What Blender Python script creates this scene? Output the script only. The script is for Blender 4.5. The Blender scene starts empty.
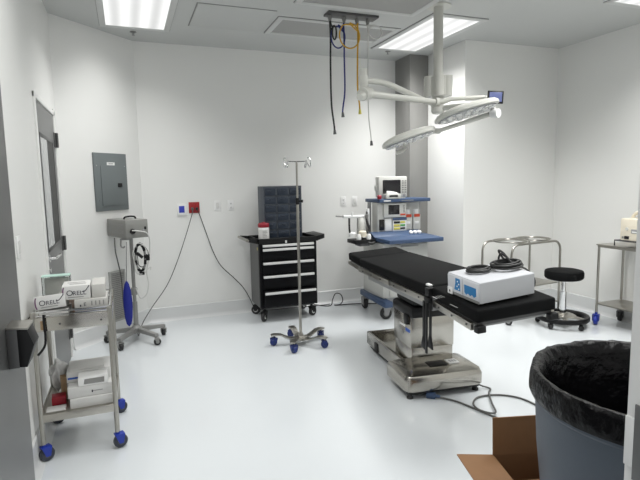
import bpy, bmesh, math, random
from mathutils import Vector, Matrix
random.seed(7)
sc = bpy.context.scene
COL = sc.collection
PI = math.pi
V = Vector

# ------------------------------------------------------------------ materials
def mat(name, col, rough=.5, metal=0., var=.03, scale=9., bump=0., bscale=40., emit=None, estr=0., trans=0., aniso=None, coat=0., spec=.5, bdist=.01):
    m = bpy.data.materials.new(name); m.use_nodes = True
    nt = m.node_tree; p = nt.nodes['Principled BSDF']
    tc = nt.nodes.new('ShaderNodeTexCoord')
    nz = nt.nodes.new('ShaderNodeTexNoise'); nz.inputs['Scale'].default_value = scale; nz.inputs['Detail'].default_value = 4
    if aniso:
        mp = nt.nodes.new('ShaderNodeMapping'); mp.inputs['Scale'].default_value = aniso
        nt.links.new(tc.outputs['Object'], mp.inputs['Vector']); nt.links.new(mp.outputs['Vector'], nz.inputs['Vector'])
    else:
        nt.links.new(tc.outputs['Object'], nz.inputs['Vector'])
    mx = nt.nodes.new('ShaderNodeMix'); mx.data_type = 'RGBA'
    mx.inputs['A'].default_value = (*[max(0, c * (1 - var)) for c in col], 1)
    mx.inputs['B'].default_value = (*[min(1, c * (1 + var)) for c in col], 1)
    nt.links.new(nz.outputs['Fac'], mx.inputs['Factor'])
    nt.links.new(mx.outputs['Result'], p.inputs['Base Color'])
    p.inputs['Roughness'].default_value = rough; p.inputs['Metallic'].default_value = metal
    p.inputs['Specular IOR Level'].default_value = spec
    if coat: p.inputs['Coat Weight'].default_value = coat; p.inputs['Coat Roughness'].default_value = .08
    if trans: p.inputs['Transmission Weight'].default_value = trans
    if emit: p.inputs['Emission Color'].default_value = (*emit, 1); p.inputs['Emission Strength'].default_value = estr
    if bump:
        n2 = nt.nodes.new('ShaderNodeTexNoise'); n2.inputs['Scale'].default_value = bscale; n2.inputs['Detail'].default_value = 5
        nt.links.new(tc.outputs['Object'], n2.inputs['Vector'])
        b = nt.nodes.new('ShaderNodeBump'); b.inputs['Strength'].default_value = bump; b.inputs['Distance'].default_value = bdist
        nt.links.new(n2.outputs['Fac'], b.inputs['Height']); nt.links.new(b.outputs['Normal'], p.inputs['Normal'])
    return m

def stripe_emit(name, axis, base, strength):
    """prismatic lens of a troffer: brighter over its tubes, with long ribs"""
    m = mat(name, base, .4)
    nt = m.node_tree; p = nt.nodes['Principled BSDF']
    tc = nt.nodes.new('ShaderNodeTexCoord'); sx = nt.nodes.new('ShaderNodeSeparateXYZ')
    nt.links.new(tc.outputs['Object'], sx.inputs['Vector'])
    mul = nt.nodes.new('ShaderNodeMath'); mul.operation = 'MULTIPLY'; mul.inputs[1].default_value = 2 * PI / .17
    nt.links.new(sx.outputs[axis], mul.inputs[0])
    co = nt.nodes.new('ShaderNodeMath'); co.operation = 'COSINE'; nt.links.new(mul.outputs[0], co.inputs[0])
    ma = nt.nodes.new('ShaderNodeMath'); ma.operation = 'MULTIPLY_ADD'; ma.inputs[1].default_value = 0.27 * strength; ma.inputs[2].default_value = strength
    nt.links.new(co.outputs[0], ma.inputs[0])
    nt.links.new(ma.outputs[0], p.inputs['Emission Strength'])
    p.inputs['Emission Color'].default_value = (1, 1, .985, 1)
    return m

LAMP = .35
W = dict(
    wall=mat('wall_paint', (.79, .79, .77), .38, var=.012, scale=1.5),
    ceil=mat('ceiling_paint', (.55, .56, .55), .6, var=.015, scale=2),
    floor=mat('white_epoxy', (.665, .695, .715), .16, var=.02, scale=1.6, coat=.25),
    cove=mat('cove_vinyl', (.66, .67, .67), .3, var=.02),
    steel=mat('brushed_steel', (.45, .43, .39), .30, 1, var=.07, scale=6, aniso=(1, 1, 14)),
    steelh=mat('polished_steel', (.46, .44, .40), .2, 1, var=.10, scale=5, bump=.03, bscale=6),
    pole=mat('satin_tube', (.40, .385, .35), .28, 1, var=.05),
    chrome=mat('chrome', (.78, .78, .78), .1, 1),
    alu=mat('pull_aluminium', (.72, .72, .71), .5, .3),
    door=mat('grey_door_paint', (.125, .127, .126), .36, var=.05, aniso=(8, 8, 1)),
    leaf=mat('dark_grey_leaf', (.085, .087, .087), .34, .25, var=.05, aniso=(8, 8, 1)),
    colm=mat('grey_column_paint', (.235, .232, .222), .42, var=.05, aniso=(12, 12, .6)),
    black=mat('black_plastic', (.006, .006, .0065), .42, spec=.3),
    blackm=mat('black_enamel', (.005, .005, .006), .35, spec=.12),
    foam=mat('black_foam_vinyl', (.0065, .0067, .007), .7, bump=.05, bscale=25, spec=.08),
    rubber=mat('black_rubber', (.018, .018, .018), .6),
    cord=mat('black_cord', (.02, .02, .02), .5),
    gcord=mat('grey_cord', (.10, .10, .095), .5),
    wheel=mat('dark_wheel', (.04, .045, .06), .45),
    blue=mat('caster_blue', (.012, .035, .33), .35),
    navy=mat('navy_wheel', (.014, .03, .16), .4),
    cblue=mat('machine_blue', (.042, .075, .15), .45),
    white=mat('white_plastic', (.80, .80, .79), .4),
    lampw=mat('lamp_enamel', (.56, .56, .52), .32),
    cream=mat('cream_plastic', (.72, .66, .54), .45),
    beige=mat('machine_beige', (.56, .56, .53), .45),
    grey=mat('grey_plastic', (.30, .30, .30), .45),
    dgrey=mat('dark_grey_metal', (.10, .10, .10), .4, .5),
    lgrey=mat('light_grey_metal', (.27, .27, .26), .4, .35),
    stgrey=mat('grey_box_paint', (.25, .25, .235), .45),
    panel=mat('panel_grey', (.155, .175, .178), .5),
    red=mat('red_plate', (.34, .012, .015), .4),
    redlid=mat('red_lid', (.28, .008, .02), .4),
    slate=mat('organizer_slate', (.075, .086, .102), .5, spec=.3),
    bluedrawer=mat('organizer_drawer', (.026, .035, .052), .28, spec=.35),
    paper=mat('paper_white', (.64, .635, .62), .7),
    carton=mat('grey_white_carton', (.52, .51, .485), .65),
    print=mat('dark_print', (.03, .028, .045), .6),
    purple=mat('purple_print', (.10, .015, .09), .6),
    bprint=mat('blue_print', (.02, .09, .42), .5),
    screen=mat('dark_screen', (.012, .011, .013), .12),
    mscreen=mat('lit_blue_screen', (.05, .06, .12), .2, emit=(.30, .36, .75), estr=.16),
    tscreen=mat('thermostat_blue', (.02, .03, .3), .3, emit=(.05, .08, .45), estr=.1),
    esublue=mat('panel_blue', (.004, .17, .42), .4),
    esu=mat('device_white', (.60, .61, .64), .4),
    esug=mat('device_side_grey', (.50, .51, .53), .45),
    yellow=mat('yellow_hose', (.60, .34, .02), .45),
    ylabel=mat('yellow_label', (.62, .55, .10), .5),
    green=mat('green_label', (.04, .28, .06), .5),
    orange=mat('orange_label', (.55, .06, .02), .5),
    hblue=mat('blue_hose', (.01, .02, .17), .45),
    hblack=mat('black_hose', (.012, .016, .014), .5),
    hwhite=mat('white_hose', (.62, .62, .60), .5),
    clothblue=mat('blue_fabric', (.004, .012, .22), .6, bump=.1),
    bin=mat('bin_blue_grey', (.068, .086, .112), .5, bump=.04, bscale=60),
    bag=mat('black_bag_film', (.004, .004, .0045), .24, bump=.8, bscale=18, spec=.16, bdist=.018),
    card=mat('corrugated_card', (.23, .118, .052), .75, var=.08, scale=20),
    vent=mat('perforated_grey', (.36, .36, .35), .6, var=.04, scale=200),
    trim=mat('ceiling_trim', (.60, .61, .60), .5),
    gap=mat('shadow_gap', (.27, .27, .265), .8),
    grille=mat('grille_grey', (.40, .40, .385), .5, .2),
    led=mat('lamp_lens', (.36, .37, .38), .18),
    acrylic=mat('clear_acrylic', (.95, .98, .97), .02, trans=1),
    acryledge=mat('green_acrylic_edge', (.48, .70, .62), .3),
    film=mat('crumpled_film', (.70, .70, .69), .25, bump=.6, bscale=30),
    pane=mat('door_glass', (.34, .355, .36), .1),
    tan=mat('tan_card', (.38, .26, .15), .7),
    lamp_a=stripe_emit('troffer_lens', 'X', (.45, .45, .46), LAMP),
)

W['acrylic'].node_tree.nodes['Principled BSDF'].inputs['IOR'].default_value = 1.1
# ------------------------------------------------------------------ mesh builder
class B:
    def __init__(s): s.bm = bmesh.new(); s.mats = [None]
    def _mi(s, m):
        if m is None: return 0
        if m not in s.mats: s.mats.append(m)
        return s.mats.index(m)
    def _merge(s, t, m):
        k = s._mi(m)
        for f in t.faces: f.material_index = k; f.smooth = True
        me = bpy.data.meshes.new('t'); t.to_mesh(me); t.free(); s.bm.from_mesh(me); bpy.data.meshes.remove(me)
        return s
    def hexa(s, P, m=None, bev=0, seg=2):
        """8 corner points: bottom four (ccw), top four"""
        t = bmesh.new(); v = [t.verts.new(p) for p in P]
        for q in ((3, 2, 1, 0), (4, 5, 6, 7), (0, 1, 5, 4), (1, 2, 6, 5), (2, 3, 7, 6), (3, 0, 4, 7)): t.faces.new([v[i] for i in q])
        bmesh.ops.recalc_face_normals(t, faces=t.faces)
        if bev: bmesh.ops.bevel(t, geom=list(t.edges), offset=bev, segments=seg, affect='EDGES', profile=.5)
        return s._merge(t, m)
    def box(s, x0, x1, y0, y1, z0, z1, m=None, bev=0, M=None, seg=2):
        P = [V(p) for p in ((x0, y0, z0), (x1, y0, z0), (x1, y1, z0), (x0, y1, z0), (x0, y0, z1), (x1, y0, z1), (x1, y1, z1), (x0, y1, z1))]
        if M is not None: P = [M @ p for p in P]
        return s.hexa(P, m, bev, seg)
    def ring_loft(s, rings, m=None, cap=True, closed=False):
        t = bmesh.new(); R = [[t.verts.new(p) for p in r] for r in rings]; n = len(R[0])
        pairs = list(zip(R, R[1:])) + ([(R[-1], R[0])] if closed else [])
        for a, b in pairs:
            for i in range(n):
                t.faces.new((a[i], a[(i + 1) % n], b[(i + 1) % n], b[i]))
        if cap and not closed:
            t.faces.new(R[0][::-1]); t.faces.new(R[-1])
        bmesh.ops.recalc_face_normals(t, faces=t.faces)
        return s._merge(t, m)
    def tube(s, pts, r, m=None, seg=8, closed=False, smooth=0, r1=None):
        pts = [V(p) for p in pts]
        if smooth: pts = spline(pts, smooth, closed)
        n = len(pts); rings = []; up = None
        for i, p in enumerate(pts):
            if closed: d = pts[(i + 1) % n] - pts[i - 1]
            else: d = pts[min(i + 1, n - 1)] - pts[max(i - 1, 0)]
            if d.length < 1e-9: d = V((0, 0, 1))
            d.normalize()
            if up is None:
                up = V((0, 0, 1)) if abs(d.z) < .9 else V((1, 0, 0))
            a = up - d * up.dot(d)
            if a.length < 1e-6: a = d.orthogonal()
            a.normalize(); b = d.cross(a); up = a
            rr = r if r1 is None else r + (r1 - r) * i / max(1, n - 1)
            rings.append([p + (a * math.cos(2 * PI * k / seg) + b * math.sin(2 * PI * k / seg)) * rr for k in range(seg)])
        return s.ring_loft(rings, m, True, closed)
    def cyl(s, a, b, r, m=None, seg=20, r1=None):
        return s.tube([a, b], r, m, seg, r1=r1)
    def lathe(s, prof, m=None, seg=28, M=None, cap=True):
        rings = []
        for r, z in prof:
            ring = [V((max(r, 1e-4) * math.cos(2 * PI * k / seg), max(r, 1e-4) * math.sin(2 * PI * k / seg), z)) for k in range(seg)]
            rings.append([M @ p for p in ring] if M is not None else ring)
        return s.ring_loft(rings, m, cap)
    def prism(s, poly, depth, M, m=None, bev=0):
        """2-D outline in XY of M, extruded along its Z"""
        t = bmesh.new(); a = [t.verts.new(M @ V((x, y, 0))) for x, y in poly]; b = [t.verts.new(M @ V((x, y, depth))) for x, y in poly]
        t.faces.new(a[::-1]); t.faces.new(b); n = len(poly)
        for i in range(n): t.faces.new((a[i], a[(i + 1) % n], b[(i + 1) % n], b[i]))
        bmesh.ops.recalc_face_normals(t, faces=t.faces)
        if bev: bmesh.ops.bevel(t, geom=list(t.edges), offset=bev, segments=2, affect='EDGES', profile=.5)
        return s._merge(t, m)
    def text(s, txt, size, M, m=None, depth=.0006):
        cu = bpy.data.curves.new('t', 'FONT'); cu.body = txt; cu.size = size; cu.extrude = depth
        o = bpy.data.objects.new('t', cu); COL.objects.link(o)
        me = bpy.data.meshes.new_from_object(o.evaluated_get(bpy.context.evaluated_depsgraph_get()))
        bpy.data.objects.remove(o); bpy.data.curves.remove(cu)
        me.transform(M); t = bmesh.new(); t.from_mesh(me); bpy.data.meshes.remove(me)
        return s._merge(t, m)
    def build(s, name, m, parent=None, loc=None, ang=35):
        """m is the default material when shapes carry none"""
        me = bpy.data.meshes.new(name); s.bm.to_mesh(me); s.bm.free()
        for x in s.mats: me.materials.append(x if x else m)
        me.set_sharp_from_angle(angle=math.radians(ang))
        o = bpy.data.objects.new(name, me); COL.objects.link(o)
        if parent is not None: o.parent = parent
        if loc is not None: o.location = loc
        return o

def spline(P, k, closed=False):
    n = len(P); out = []
    rng = range(n) if closed else range(n - 1)
    for i in rng:
        if closed: a, b, c, d = P[i - 1], P[i], P[(i + 1) % n], P[(i + 2) % n]
        else: a, b, c, d = P[max(i - 1, 0)], P[i], P[i + 1], P[min(i + 2, n - 1)]
        for j in range(k):
            t = j / k
            out.append(.5 * ((2 * b) + (c - a) * t + (2 * a - 5 * b + 4 * c - d) * t * t + (3 * b - a - 3 * c + d) * t ** 3))
    if not closed: out.append(P[-1])
    return out

def frame(o, x, z):
    """matrix with origin o, X axis x, Z axis z"""
    x = V(x).normalized(); z = V(z); z = (z - x * z.dot(x)).normalized(); y = z.cross(x)
    return Matrix(((x.x, y.x, z.x, o[0]), (x.y, y.y, z.y, o[1]), (x.z, y.z, z.z, o[2]), (0, 0, 0, 1)))

def tag(o, label, cat, group=None, kind=None):
    o['label'] = label; o['category'] = cat
    if group: o['group'] = group
    if kind: o['kind'] = kind
    return o
def thing(name, label, cat, loc=(0, 0, 0), rz=0, group=None):
    o = bpy.data.objects.new(name, None); COL.objects.link(o); o.empty_display_size = .1
    o.location = loc; o.rotation_euler = (0, 0, rz)
    return tag(o, label, cat, group)
def struct(o, label=None):
    o['kind'] = 'structure'
    if label: o['label'] = label
    return o
def caster(par, x, y, top, r, w, fork, wheel, ang=0, hub=None):
    """swivel caster: fork + stem (part) carrying its wheel (sub-part); trails by a third of its radius"""
    c, s_ = math.cos(ang), math.sin(ang)
    M = Matrix.Translation((x, y, 0)) @ Matrix.Rotation(ang, 4, 'Z')
    b = B(); h = r * .35
    b.cyl(M @ V((0, 0, top)), M @ V((0, 0, r * 1.9)), r * .28, None, 12)
    b.box(-r * .45, r * .9, -w * .75, w * .75, r * 2.02, r * 2.2, None, r * .05, M)
    for sgn in (-1, 1):
        b.hexa([M @ V(p) for p in ((h - r * .3, sgn * w * .62, r * .8), (h + r * .3, sgn * w * .62, r * .8), (h + r * .3, sgn * w * .8, r * .8), (h - r * .3, sgn * w * .8, r * .8),
                                  (-r * .45, sgn * w * .62, r * 2.1), (r * .9, sgn * w * .62, r * 2.1), (r * .9, sgn * w * .8, r * 2.1), (-r * .45, sgn * w * .8, r * 2.1))])
    f = b.build('caster', fork, par)
    b = B(); A = M @ Matrix.Translation((h, 0, r)) @ Matrix.Rotation(PI / 2, 4, 'X')
    b.lathe([(r * .5, -w * .48), (r * .86, -w * .5), (r, -w * .3), (r, w * .3), (r * .86, w * .5), (r * .5, w * .48)], wheel, 22, A)
    b.lathe([(r * .2, -w * .6), (r * .5, -w * .5), (r * .5, w * .5), (r * .2, w * .6)], hub or fork, 16, A)
    b.build('wheel', wheel, f)
    return f

# ------------------------------------------------------------------ the room
HC = 3.05
def wall(name, x0, x1, y0, y1, z0=0, z1=HC, m='wall'):
    return struct(B().box(x0, x1, y0, y1, z0, z1).build(name, W[m]))
struct(B().box(-1.2, 5.3, -1.5, 6.2, -.1, 0).build('floor', W['floor']))
struct(B().box(-1.2, 5.3, -1.5, 6.2, HC, HC + .1).build('ceiling', W['ceil']))
b = B(); b.box(-.67, -.55, .585, 3.955, 0, HC); b.box(-.67, -.55, 4.965, 5.22, 0, HC); b.box(-.67, -.55, 3.955, 4.965, 2.155, HC)
b.box(-.70, -.645, 3.955, 4.965, 0, 2.155)
struct(b.build('wall_left', W['wall']))
b = B(); b.prism([(-.55, 5.16), (.16, 5.87), (.16, 6.0), (-.05, 6.0), (-.68, 5.4), (-.68, 5.16)], HC, Matrix.Identity(4)); struct(b.build('wall_corner', W['wall']))
wall('wall_back', .10, 3.66, 5.87, 5.99)
wall('wall_alcove', 3.57, 3.69, 4.90, 5.88)
wall('wall_recess', 3.57, 5.02, 4.78, 4.90)
wall('wall_right', 4.90, 5.02, .58, 4.80)
b = B(); b.box(.81, 4.92, .465, .585, 0, HC); b.box(-1.0, -.41, .465, .585, 0, HC); b.box(-.41, .81, .465, .585, 2.16, HC)
struct(b.build('wall_front', W['wall']))
b = B(); b.box(3.31, 3.57, 5.51, 5.875, 0, HC, None, .003); b.box(3.306, 3.316, 5.506, 5.516, 0, HC, W['lgrey'])
struct(b.build('column', W['colm']), 'grey metal clad column in the back right corner')
# cove bases
def cove(name, a, b_, n):
    a, b_, n = V(a), V(b_), V(n); d = (b_ - a).normalized()
    prof = [(0, 0), (.045, 0), (.03, .006), (.016, .02), (.011, .04), (.010, .152), (.004, .158), (0, .158)]
    rings = [[p + n * x + V((0, 0, z)) for x, z in prof] for p in (a, b_)]
    bb = B(); bb.ring_loft(rings); return struct(bb.build(name, W['cove']))
q = .7071
cove('baseboard_left', (-.55, .585, 0), (-.55, 3.93, 0), (1, 0, 0))
cove('baseboard_corner', (-.545, 5.165, 0), (.16, 5.87, 0), (q, -q, 0))
cove('baseboard_back', (.15, 5.87, 0), (3.31, 5.87, 0), (0, -1, 0))
cove('baseboard_alcove', (3.57, 4.78, 0), (3.57, 5.51, 0), (-1, 0, 0))
cove('baseboard_recess', (3.57, 4.78, 0), (4.90, 4.78, 0), (0, -1, 0))
cove('baseboard_right', (4.90, .6, 0), (4.90, 4.78, 0), (-1, 0, 0))

# left wall door: frame, leaf with a window, hinges, lever
d = bpy.data.objects.new('door_1', None); COL.objects.link(d); d.location = (-.55, 4.0, 0); struct(d, 'grey steel door with narrow window in the left wall')
b = B(); b.box(-.03, .013, -.055, -.010, 0, 2.18, None, .002); b.box(-.03, .012, .945, 1.0, 0, 2.20, None, .003); b.box(-.03, .012, -.055, 1.0, 2.142, 2.18, None, .003)
b.build('door_frame', W['wall'], d)
b = B(); b.box(-.09, .004, -.008, .11, .008, 2.137); b.box(-.09, .004, .80, .935, .008, 2.137); b.box(-.09, .004, .11, .80, .008, 1.08); b.box(-.09, .004, .11, .80, 1.90, 2.137)
b.build('door_leaf', W['door'], d)
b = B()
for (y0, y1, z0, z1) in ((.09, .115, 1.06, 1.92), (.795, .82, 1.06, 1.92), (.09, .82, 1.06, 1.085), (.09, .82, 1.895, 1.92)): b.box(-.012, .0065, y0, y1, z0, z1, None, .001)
b.box(-.004, .0032, .47, .80, 1.085, 1.895, W['black'])  # black panel stands in for a dark reflection on the far half of the pane
b.build('window_frame_and_reflection', W['dgrey'], d)
B().box(-.008, .0022, .11, .80, 1.08, 1.90).build('window_pane', W['pane'], d)
for z in (1.87, .98, .18):
    b = B(); b.box(-.002, .012, .89, .99, z, z + .125, None, .002)
    for k in range(3): b.cyl((.02, .945, z + k * .043), (.02, .945, z + .039 + k * .043), .012, None, 10)
    b.box(.004, .03, .94, .985, z + .002, z + .122, None, .002)
    b.build('hinge', W['dgrey'], d)
b = B(); b.lathe([(.028, 0), (.028, .01), (.012, .014), (.012, .05)], None, 18, frame((.004, .055, 1.02), (0, 1, 0), (1, 0, 0)))
b.tube([(.05, .05, 1.02), (.052, .12, 1.02), (.052, .32, 1.017), (.048, .34, 1.015)], .0095, None, 8)
b.lathe([(.018, 0), (.018, .012)], None, 14, frame((.004, .055, .935), (0, 1, 0), (1, 0, 0)))
b.build('door_lever', W['chrome'], d)

# the doorway we look through: open leaf on the left, jamb with strike on the right
d = bpy.data.objects.new('door_2', None); COL.objects.link(d); d.location = (-.378, .60, 0); struct(d, 'wide grey steel door standing open at the left edge')
B().box(0, .045, 0, 1.20, .01, 2.12, None, .002).build('door_leaf', W['leaf'], d)
b = B(); b.prism([(0, 0), (.028, 0), (.028, .115), (0, .115)], .08, frame((.045, 1.06, 1.028), (1, 0, 0), (0, -1, 0)), W['dgrey'], .002)  # plate coloured dark to imitate steel reflecting the dark corridor
b.prism([(.026, .002), (.046, .0), (.067, .062), (.052, .108), (.026, .112)], .085, frame((.045, 1.065, 1.028), (1, 0, 0), (0, -1, 0)), W['black'], .002)
b.prism([(0, .1135), (.055, .1085), (.055, .114), (0, .119)], .09, frame((.045, 1.068, 1.028), (1, 0, 0), (0, -1, 0)), W['steel'], .0005)
b.build('push_latch', W['dgrey'], d)
b = B(); b.box(.804, .837, .44, .605, 0, 2.16, None, .003); b.box(.812, .892, .575, .608, 0, 2.21, None, .003); b.box(.799, .817, .455, .53, 0, 2.16, None, .002)
j = struct(b.build('trim_1', W['wall']), 'white steel door jamb at the right edge')
b = B(); b.box(.801, .8055, .535, .588, 1.0, 1.138, None, .001); b.box(.800, .8055, .588, .604, 1.022, 1.112, W['wall'], .001)
b.box(.8000, .8015, .552, .566, 1.05, 1.085, W['black'])
for z in (1.012, 1.126): b.lathe([(.005, 0), (.004, .002)], W['dgrey'], 10, frame((.8015, .562, z), (0, 1, 0), (-1, 0, 0)))
b.build('strike_plate', W['door'], j)

# ------------------------------------------------------------------ ceiling
def troffer(loc, sx, sy, label):
    t = thing('ceiling_light', label, 'ceiling light', loc, 0, 'recessed ceiling lights')
    w_ = .055; b = B()
    for (x0, x1, y0, y1) in ((-w_, 0, -w_, sy + w_), (sx, sx + w_, -w_, sy + w_), (0, sx, -w_, 0), (0, sx, sy, sy + w_)): b.box(x0, x1, y0, y1, -.014, .0, None, .002)
    for (x0, x1, y0, y1) in ((-w_ - .004, -w_, -w_, sy + w_), (sx + w_, sx + w_ + .004, -w_, sy + w_), (-w_, sx + w_, -w_ - .004, -w_), (-w_, sx + w_, sy + w_, sy + w_ + .004)): b.box(x0, x1, y0, y1, -.006, 0, W['gap'])
    b.build('frame', W['trim'], t)
    b = B(); b.box(0, sx, 0, sy, -.008, -.001); b.build('diffuser', W['lamp_a'], t)
SPREAD = math.radians(116)
def area(name, x, y, sx, sy, e, z=HC - .012, spread=math.radians(150)):
    L = bpy.data.lights.new(name, 'AREA'); L.shape = 'RECTANGLE'; L.size = sx; L.size_y = sy; L.energy = e; L.color = (1, 1, .985); L.spread = spread
    o = bpy.data.objects.new(name, L); COL.objects.link(o); o.location = (x, y, z); return o
AE = 30
for (x, y, sx, sy, en, lb) in ((-.085, 4.17, .525, 1.17, 7.5, 'bright recessed ceiling light over the grey breaker panel corner'),
                          (2.78, 4.17, .50, 1.17, 15.5, 'bright recessed ceiling light behind the surgical lamp post'),
                          (4.06, 2.21, .55, 1.16, 8, 'recessed ceiling light cut off by the top right corner')):
    troffer((x, y, HC), sx, sy, lb); area('troffer_lamp', x + sx / 2, y + sy / 2, sx - .02, sy - .02, en, spread=SPREAD)
# unseen area lamps added to brighten the floor and walls
area('near_left_fill', .18, 2.5, .52, 1.17, 9.5); area('near_middle_fill', 3.03, 2.45, .52, 1.17, 17); area('near_front_fill', 1.6, 1.2, .52, 1.17, 10); area('corridor_fill', .2, -.8, .6, .6, AE * .4)

def vent(name, label, x0, x1, y0, y1, grp='perforated ceiling air panels'):
    t = thing(name, label, 'air vent', (x0, y0, HC), 0, grp); X, Y = x1 - x0, y1 - y0; w_ = .055; b = B()
    for (a, c, e, f) in ((-w_, 0, -w_, Y + w_), (X, X + w_, -w_, Y + w_), (0, X, -w_, 0), (0, X, Y, Y + w_)): b.box(a, c, e, f, -.012, 0, None, .002)
    for (a, c, e, f) in ((-w_ - .005, -w_, -w_, Y + w_), (-w_, X + w_, -w_ - .005, -w_), (X + w_, X + w_ + .005, -w_, Y + w_), (-w_, X + w_, Y + w_, Y + w_ + .004)): b.box(a, c, e, f, -.005, 0, W['gap'])
    b.build('frame', W['trim'], t)
    B().box(0, X, 0, Y, -.007, -.001).build('perforated_panel', W['vent'], t)
vent('ceiling_vent', 'grey perforated ceiling air panel beside the access hatch', 1.46, 2.62, 4.69, 5.11)
vent('ceiling_vent', 'large grey perforated ceiling air panel cut by the top edge', 1.48, 2.53, 2.95, 4.20)
t = thing('access_hatch', 'flush white access hatch in the ceiling beside the air panel', 'hatch', (.65, 4.50, HC))
B().box(.012, .70, .012, .66, -.006, 0, None, .002).build('hatch_door', W['ceil'], t)
b = B(); b.box(0, .01, 0, .66, -.004, 0); b.box(.012, .70, 0, .01, -.004, 0); b.build('hatch_gap', W['gap'], t)
for x, y, lb in ((.16, 5.52, 'small sprinkler head in the ceiling near the back left corner'), (2.98, 5.46, 'small sprinkler head in the ceiling near the grey column')):
    t = thing('sprinkler', lb, 'sprinkler', (x, y, HC), 0, 'ceiling sprinklers')
    B().lathe([(.028, 0), (.034, -.006), (.02, -.012)], None, 18).build('escutcheon', W['lgrey'], t)
    b = B(); b.cyl((0, 0, -.008), (0, 0, -.035), .007); b.lathe([(.016, -.037), (.016, -.034)], None, 14); b.build('sprinkler_head', W['grey'], t)

# gas column plate and its four hoses
t = thing('hose_drop_plate', 'dark steel plate on the ceiling with four hanging gas hoses', 'ceiling plate', (2.03, 4.41, HC))
B().box(-.25, .25, -.065, .065, -.022, 0, None, .003).build('plate', W['dgrey'], t)
HX = (-.215, -.075, .055, .165)
for x in HX:
    b = B(); b.cyl((x, 0, -.02), (x, 0, -.075), .014, None, 12); b.cyl((x, 0, -.035), (x, 0, -.055), .02, None, 6); b.build('hose_outlet', W['lgrey'], t)
def hose(name, label, m, x, loop, end, r, y):
    t = thing(name, label, 'hose', (2.03 + x, 4.41 + y, HC - .075), 0, 'gas hoses hanging from the ceiling plate')
    ex, ez = end; bow = .015 if ex < 0 else -.012
    b = B(); b.tube([(0, 0, .0), (.004, 0, ez * .15), (ex * .2 + bow * .5, 0, ez * .4), (ex * .5 + bow, 0, ez * .75), (ex * .85, 0, ez * .95), (ex, 0, ez)], r, None, 8, smooth=6); b.build('hose', m, t)
    b = B(); cx, rx, rz, cz = loop
    b.tube([(0, -.012, .0), (cx * .3, -.018, cz + rz * .9)] + [(cx + rx * math.cos(a), -.018 - .004 * k / 12, cz + rz * math.sin(a)) for k, a in enumerate([PI / 2 + (1 if cx < 0 else -1) * 2 * PI * q_ / 12 for q_ in range(1, 13)])] + [(.0, -.014, cz + rz * .4)], r * .8, None, 8, smooth=4); b.build('hose_loop', m, t)
    b = B(); b.cyl((ex, 0, ez), (ex + .003, 0, ez - .045), .010, None, 10, .016); b.build('hose_fitting', W['dgrey'] if m is not W['yellow'] else W['ylabel'], t)
hose('black_gas_hose', 'black gas hose at the left end of the ceiling plate', W['hblack'], HX[0], (.035, .02, .06, -.10), (.03, -.96), .009, 0)
hose('blue_gas_hose', 'dark blue coiled gas hose hanging from the ceiling plate', W['hblue'], HX[1], (-.065, .068, .10, -.13), (-.02, -.80), .008, .012)
hose('yellow_gas_hose', 'yellow coiled gas hose hanging from the ceiling plate', W['yellow'], HX[2], (-.09, .10, .11, -.12), (.015, -.77), .008, -.012)
hose('white_gas_hose', 'thin white coiled hose at the right end of the ceiling plate', W['hwhite'], HX[3], (.07, .07, .062, -.06), (.03, -1.06), .006, 0)

# ------------------------------------------------------------------ wall fittings
s2 = math.sqrt(.5)
t = thing('breaker_panel', 'grey electrical breaker panel on the angled wall', 'breaker panel', (-.287, 5.423, 1.285), PI / 4)
B().box(0, .42, -.018, 0, 0, .575, None, .003).build('panel_cover', W['panel'], t)
b = B(); b.box(.075, .40, -.025, -.018, .05, .45, None, .002); b.build('panel_door', W['panel'], t)
B().box(.28, .335, -.031, -.025, .235, .275, None, .002).build('latch', W['black'], t)
b = B(); b.box(.16, .26, -.0195, -.018, .455, .485); b.box(.18, .24, -.0199, -.0195, .466, .474, W['grey']); b.build('label_plate', W['white'], t)
for x, z in ((.03, .45), (.395, .45), (.03, .11), (.395, .11)): B().lathe([(.006, 0), (.004, .003)], None, 10, frame((x, -.018, z), (1, 0, 0), (0, -1, 0))).build('screw', W['chrome'], t)
t = thing('wall_grille', 'tall grey louvred return air grille low on the angled wall', 'grille', (-.215, 5.495, .135), PI / 4)
b = B()
for (x0, x1, z0, z1) in ((0, .025, 0, .53), (.19, .215, 0, .53), (.025, .19, 0, .025), (.025, .19, .505, .53)): b.box(x0, x1, -.014, 0, z0, z1, None, .002)
b.build('grille_frame', W['grille'], t)
b = B(); b.box(.02, .195, -.003, 0, .02, .51, W['dgrey'])
for k in range(24):
    z = .03 + k * .0199; b.hexa([V(p) for p in ((.025, -.012, z), (.19, -.012, z), (.19, -.010, z), (.025, -.010, z), (.025, -.004, z + .012), (.19, -.004, z + .012), (.19, -.002, z + .012), (.025, -.002, z + .012))], W['grille'])
for k in range(9): b.box(.03 + k * .018, .033 + k * .018, -.013, -.010, .02, .51, W['grille'])
b.build('louvres', W['grille'], t)
YB = 5.87
t = thing('wall_thermostat', 'white wall thermostat with a small blue screen', 'thermostat', (.575, YB, 1.255))
B().box(-.05, .05, -.022, 0, -.065, .065, None, .006).build('housing', W['white'], t)
b = B(); b.box(-.03, .03, -.0235, -.021, -.035, .04, None, .001); b.build('screen', W['tscreen'], t)
t = thing('red_power_outlet', 'red emergency power outlet with two plugged cords', 'outlet', (.714, YB, 1.272))
B().box(-.06, .06, -.008, 0, -.062, .062, None, .003).build('cover_plate', W['red'], t)
b = B()
for x in (-.026, .026): b.box(x - .02, x + .02, -.011, -.008, -.042, .042, None, .004)
b.build('receptacle', W['red'], t)
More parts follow.
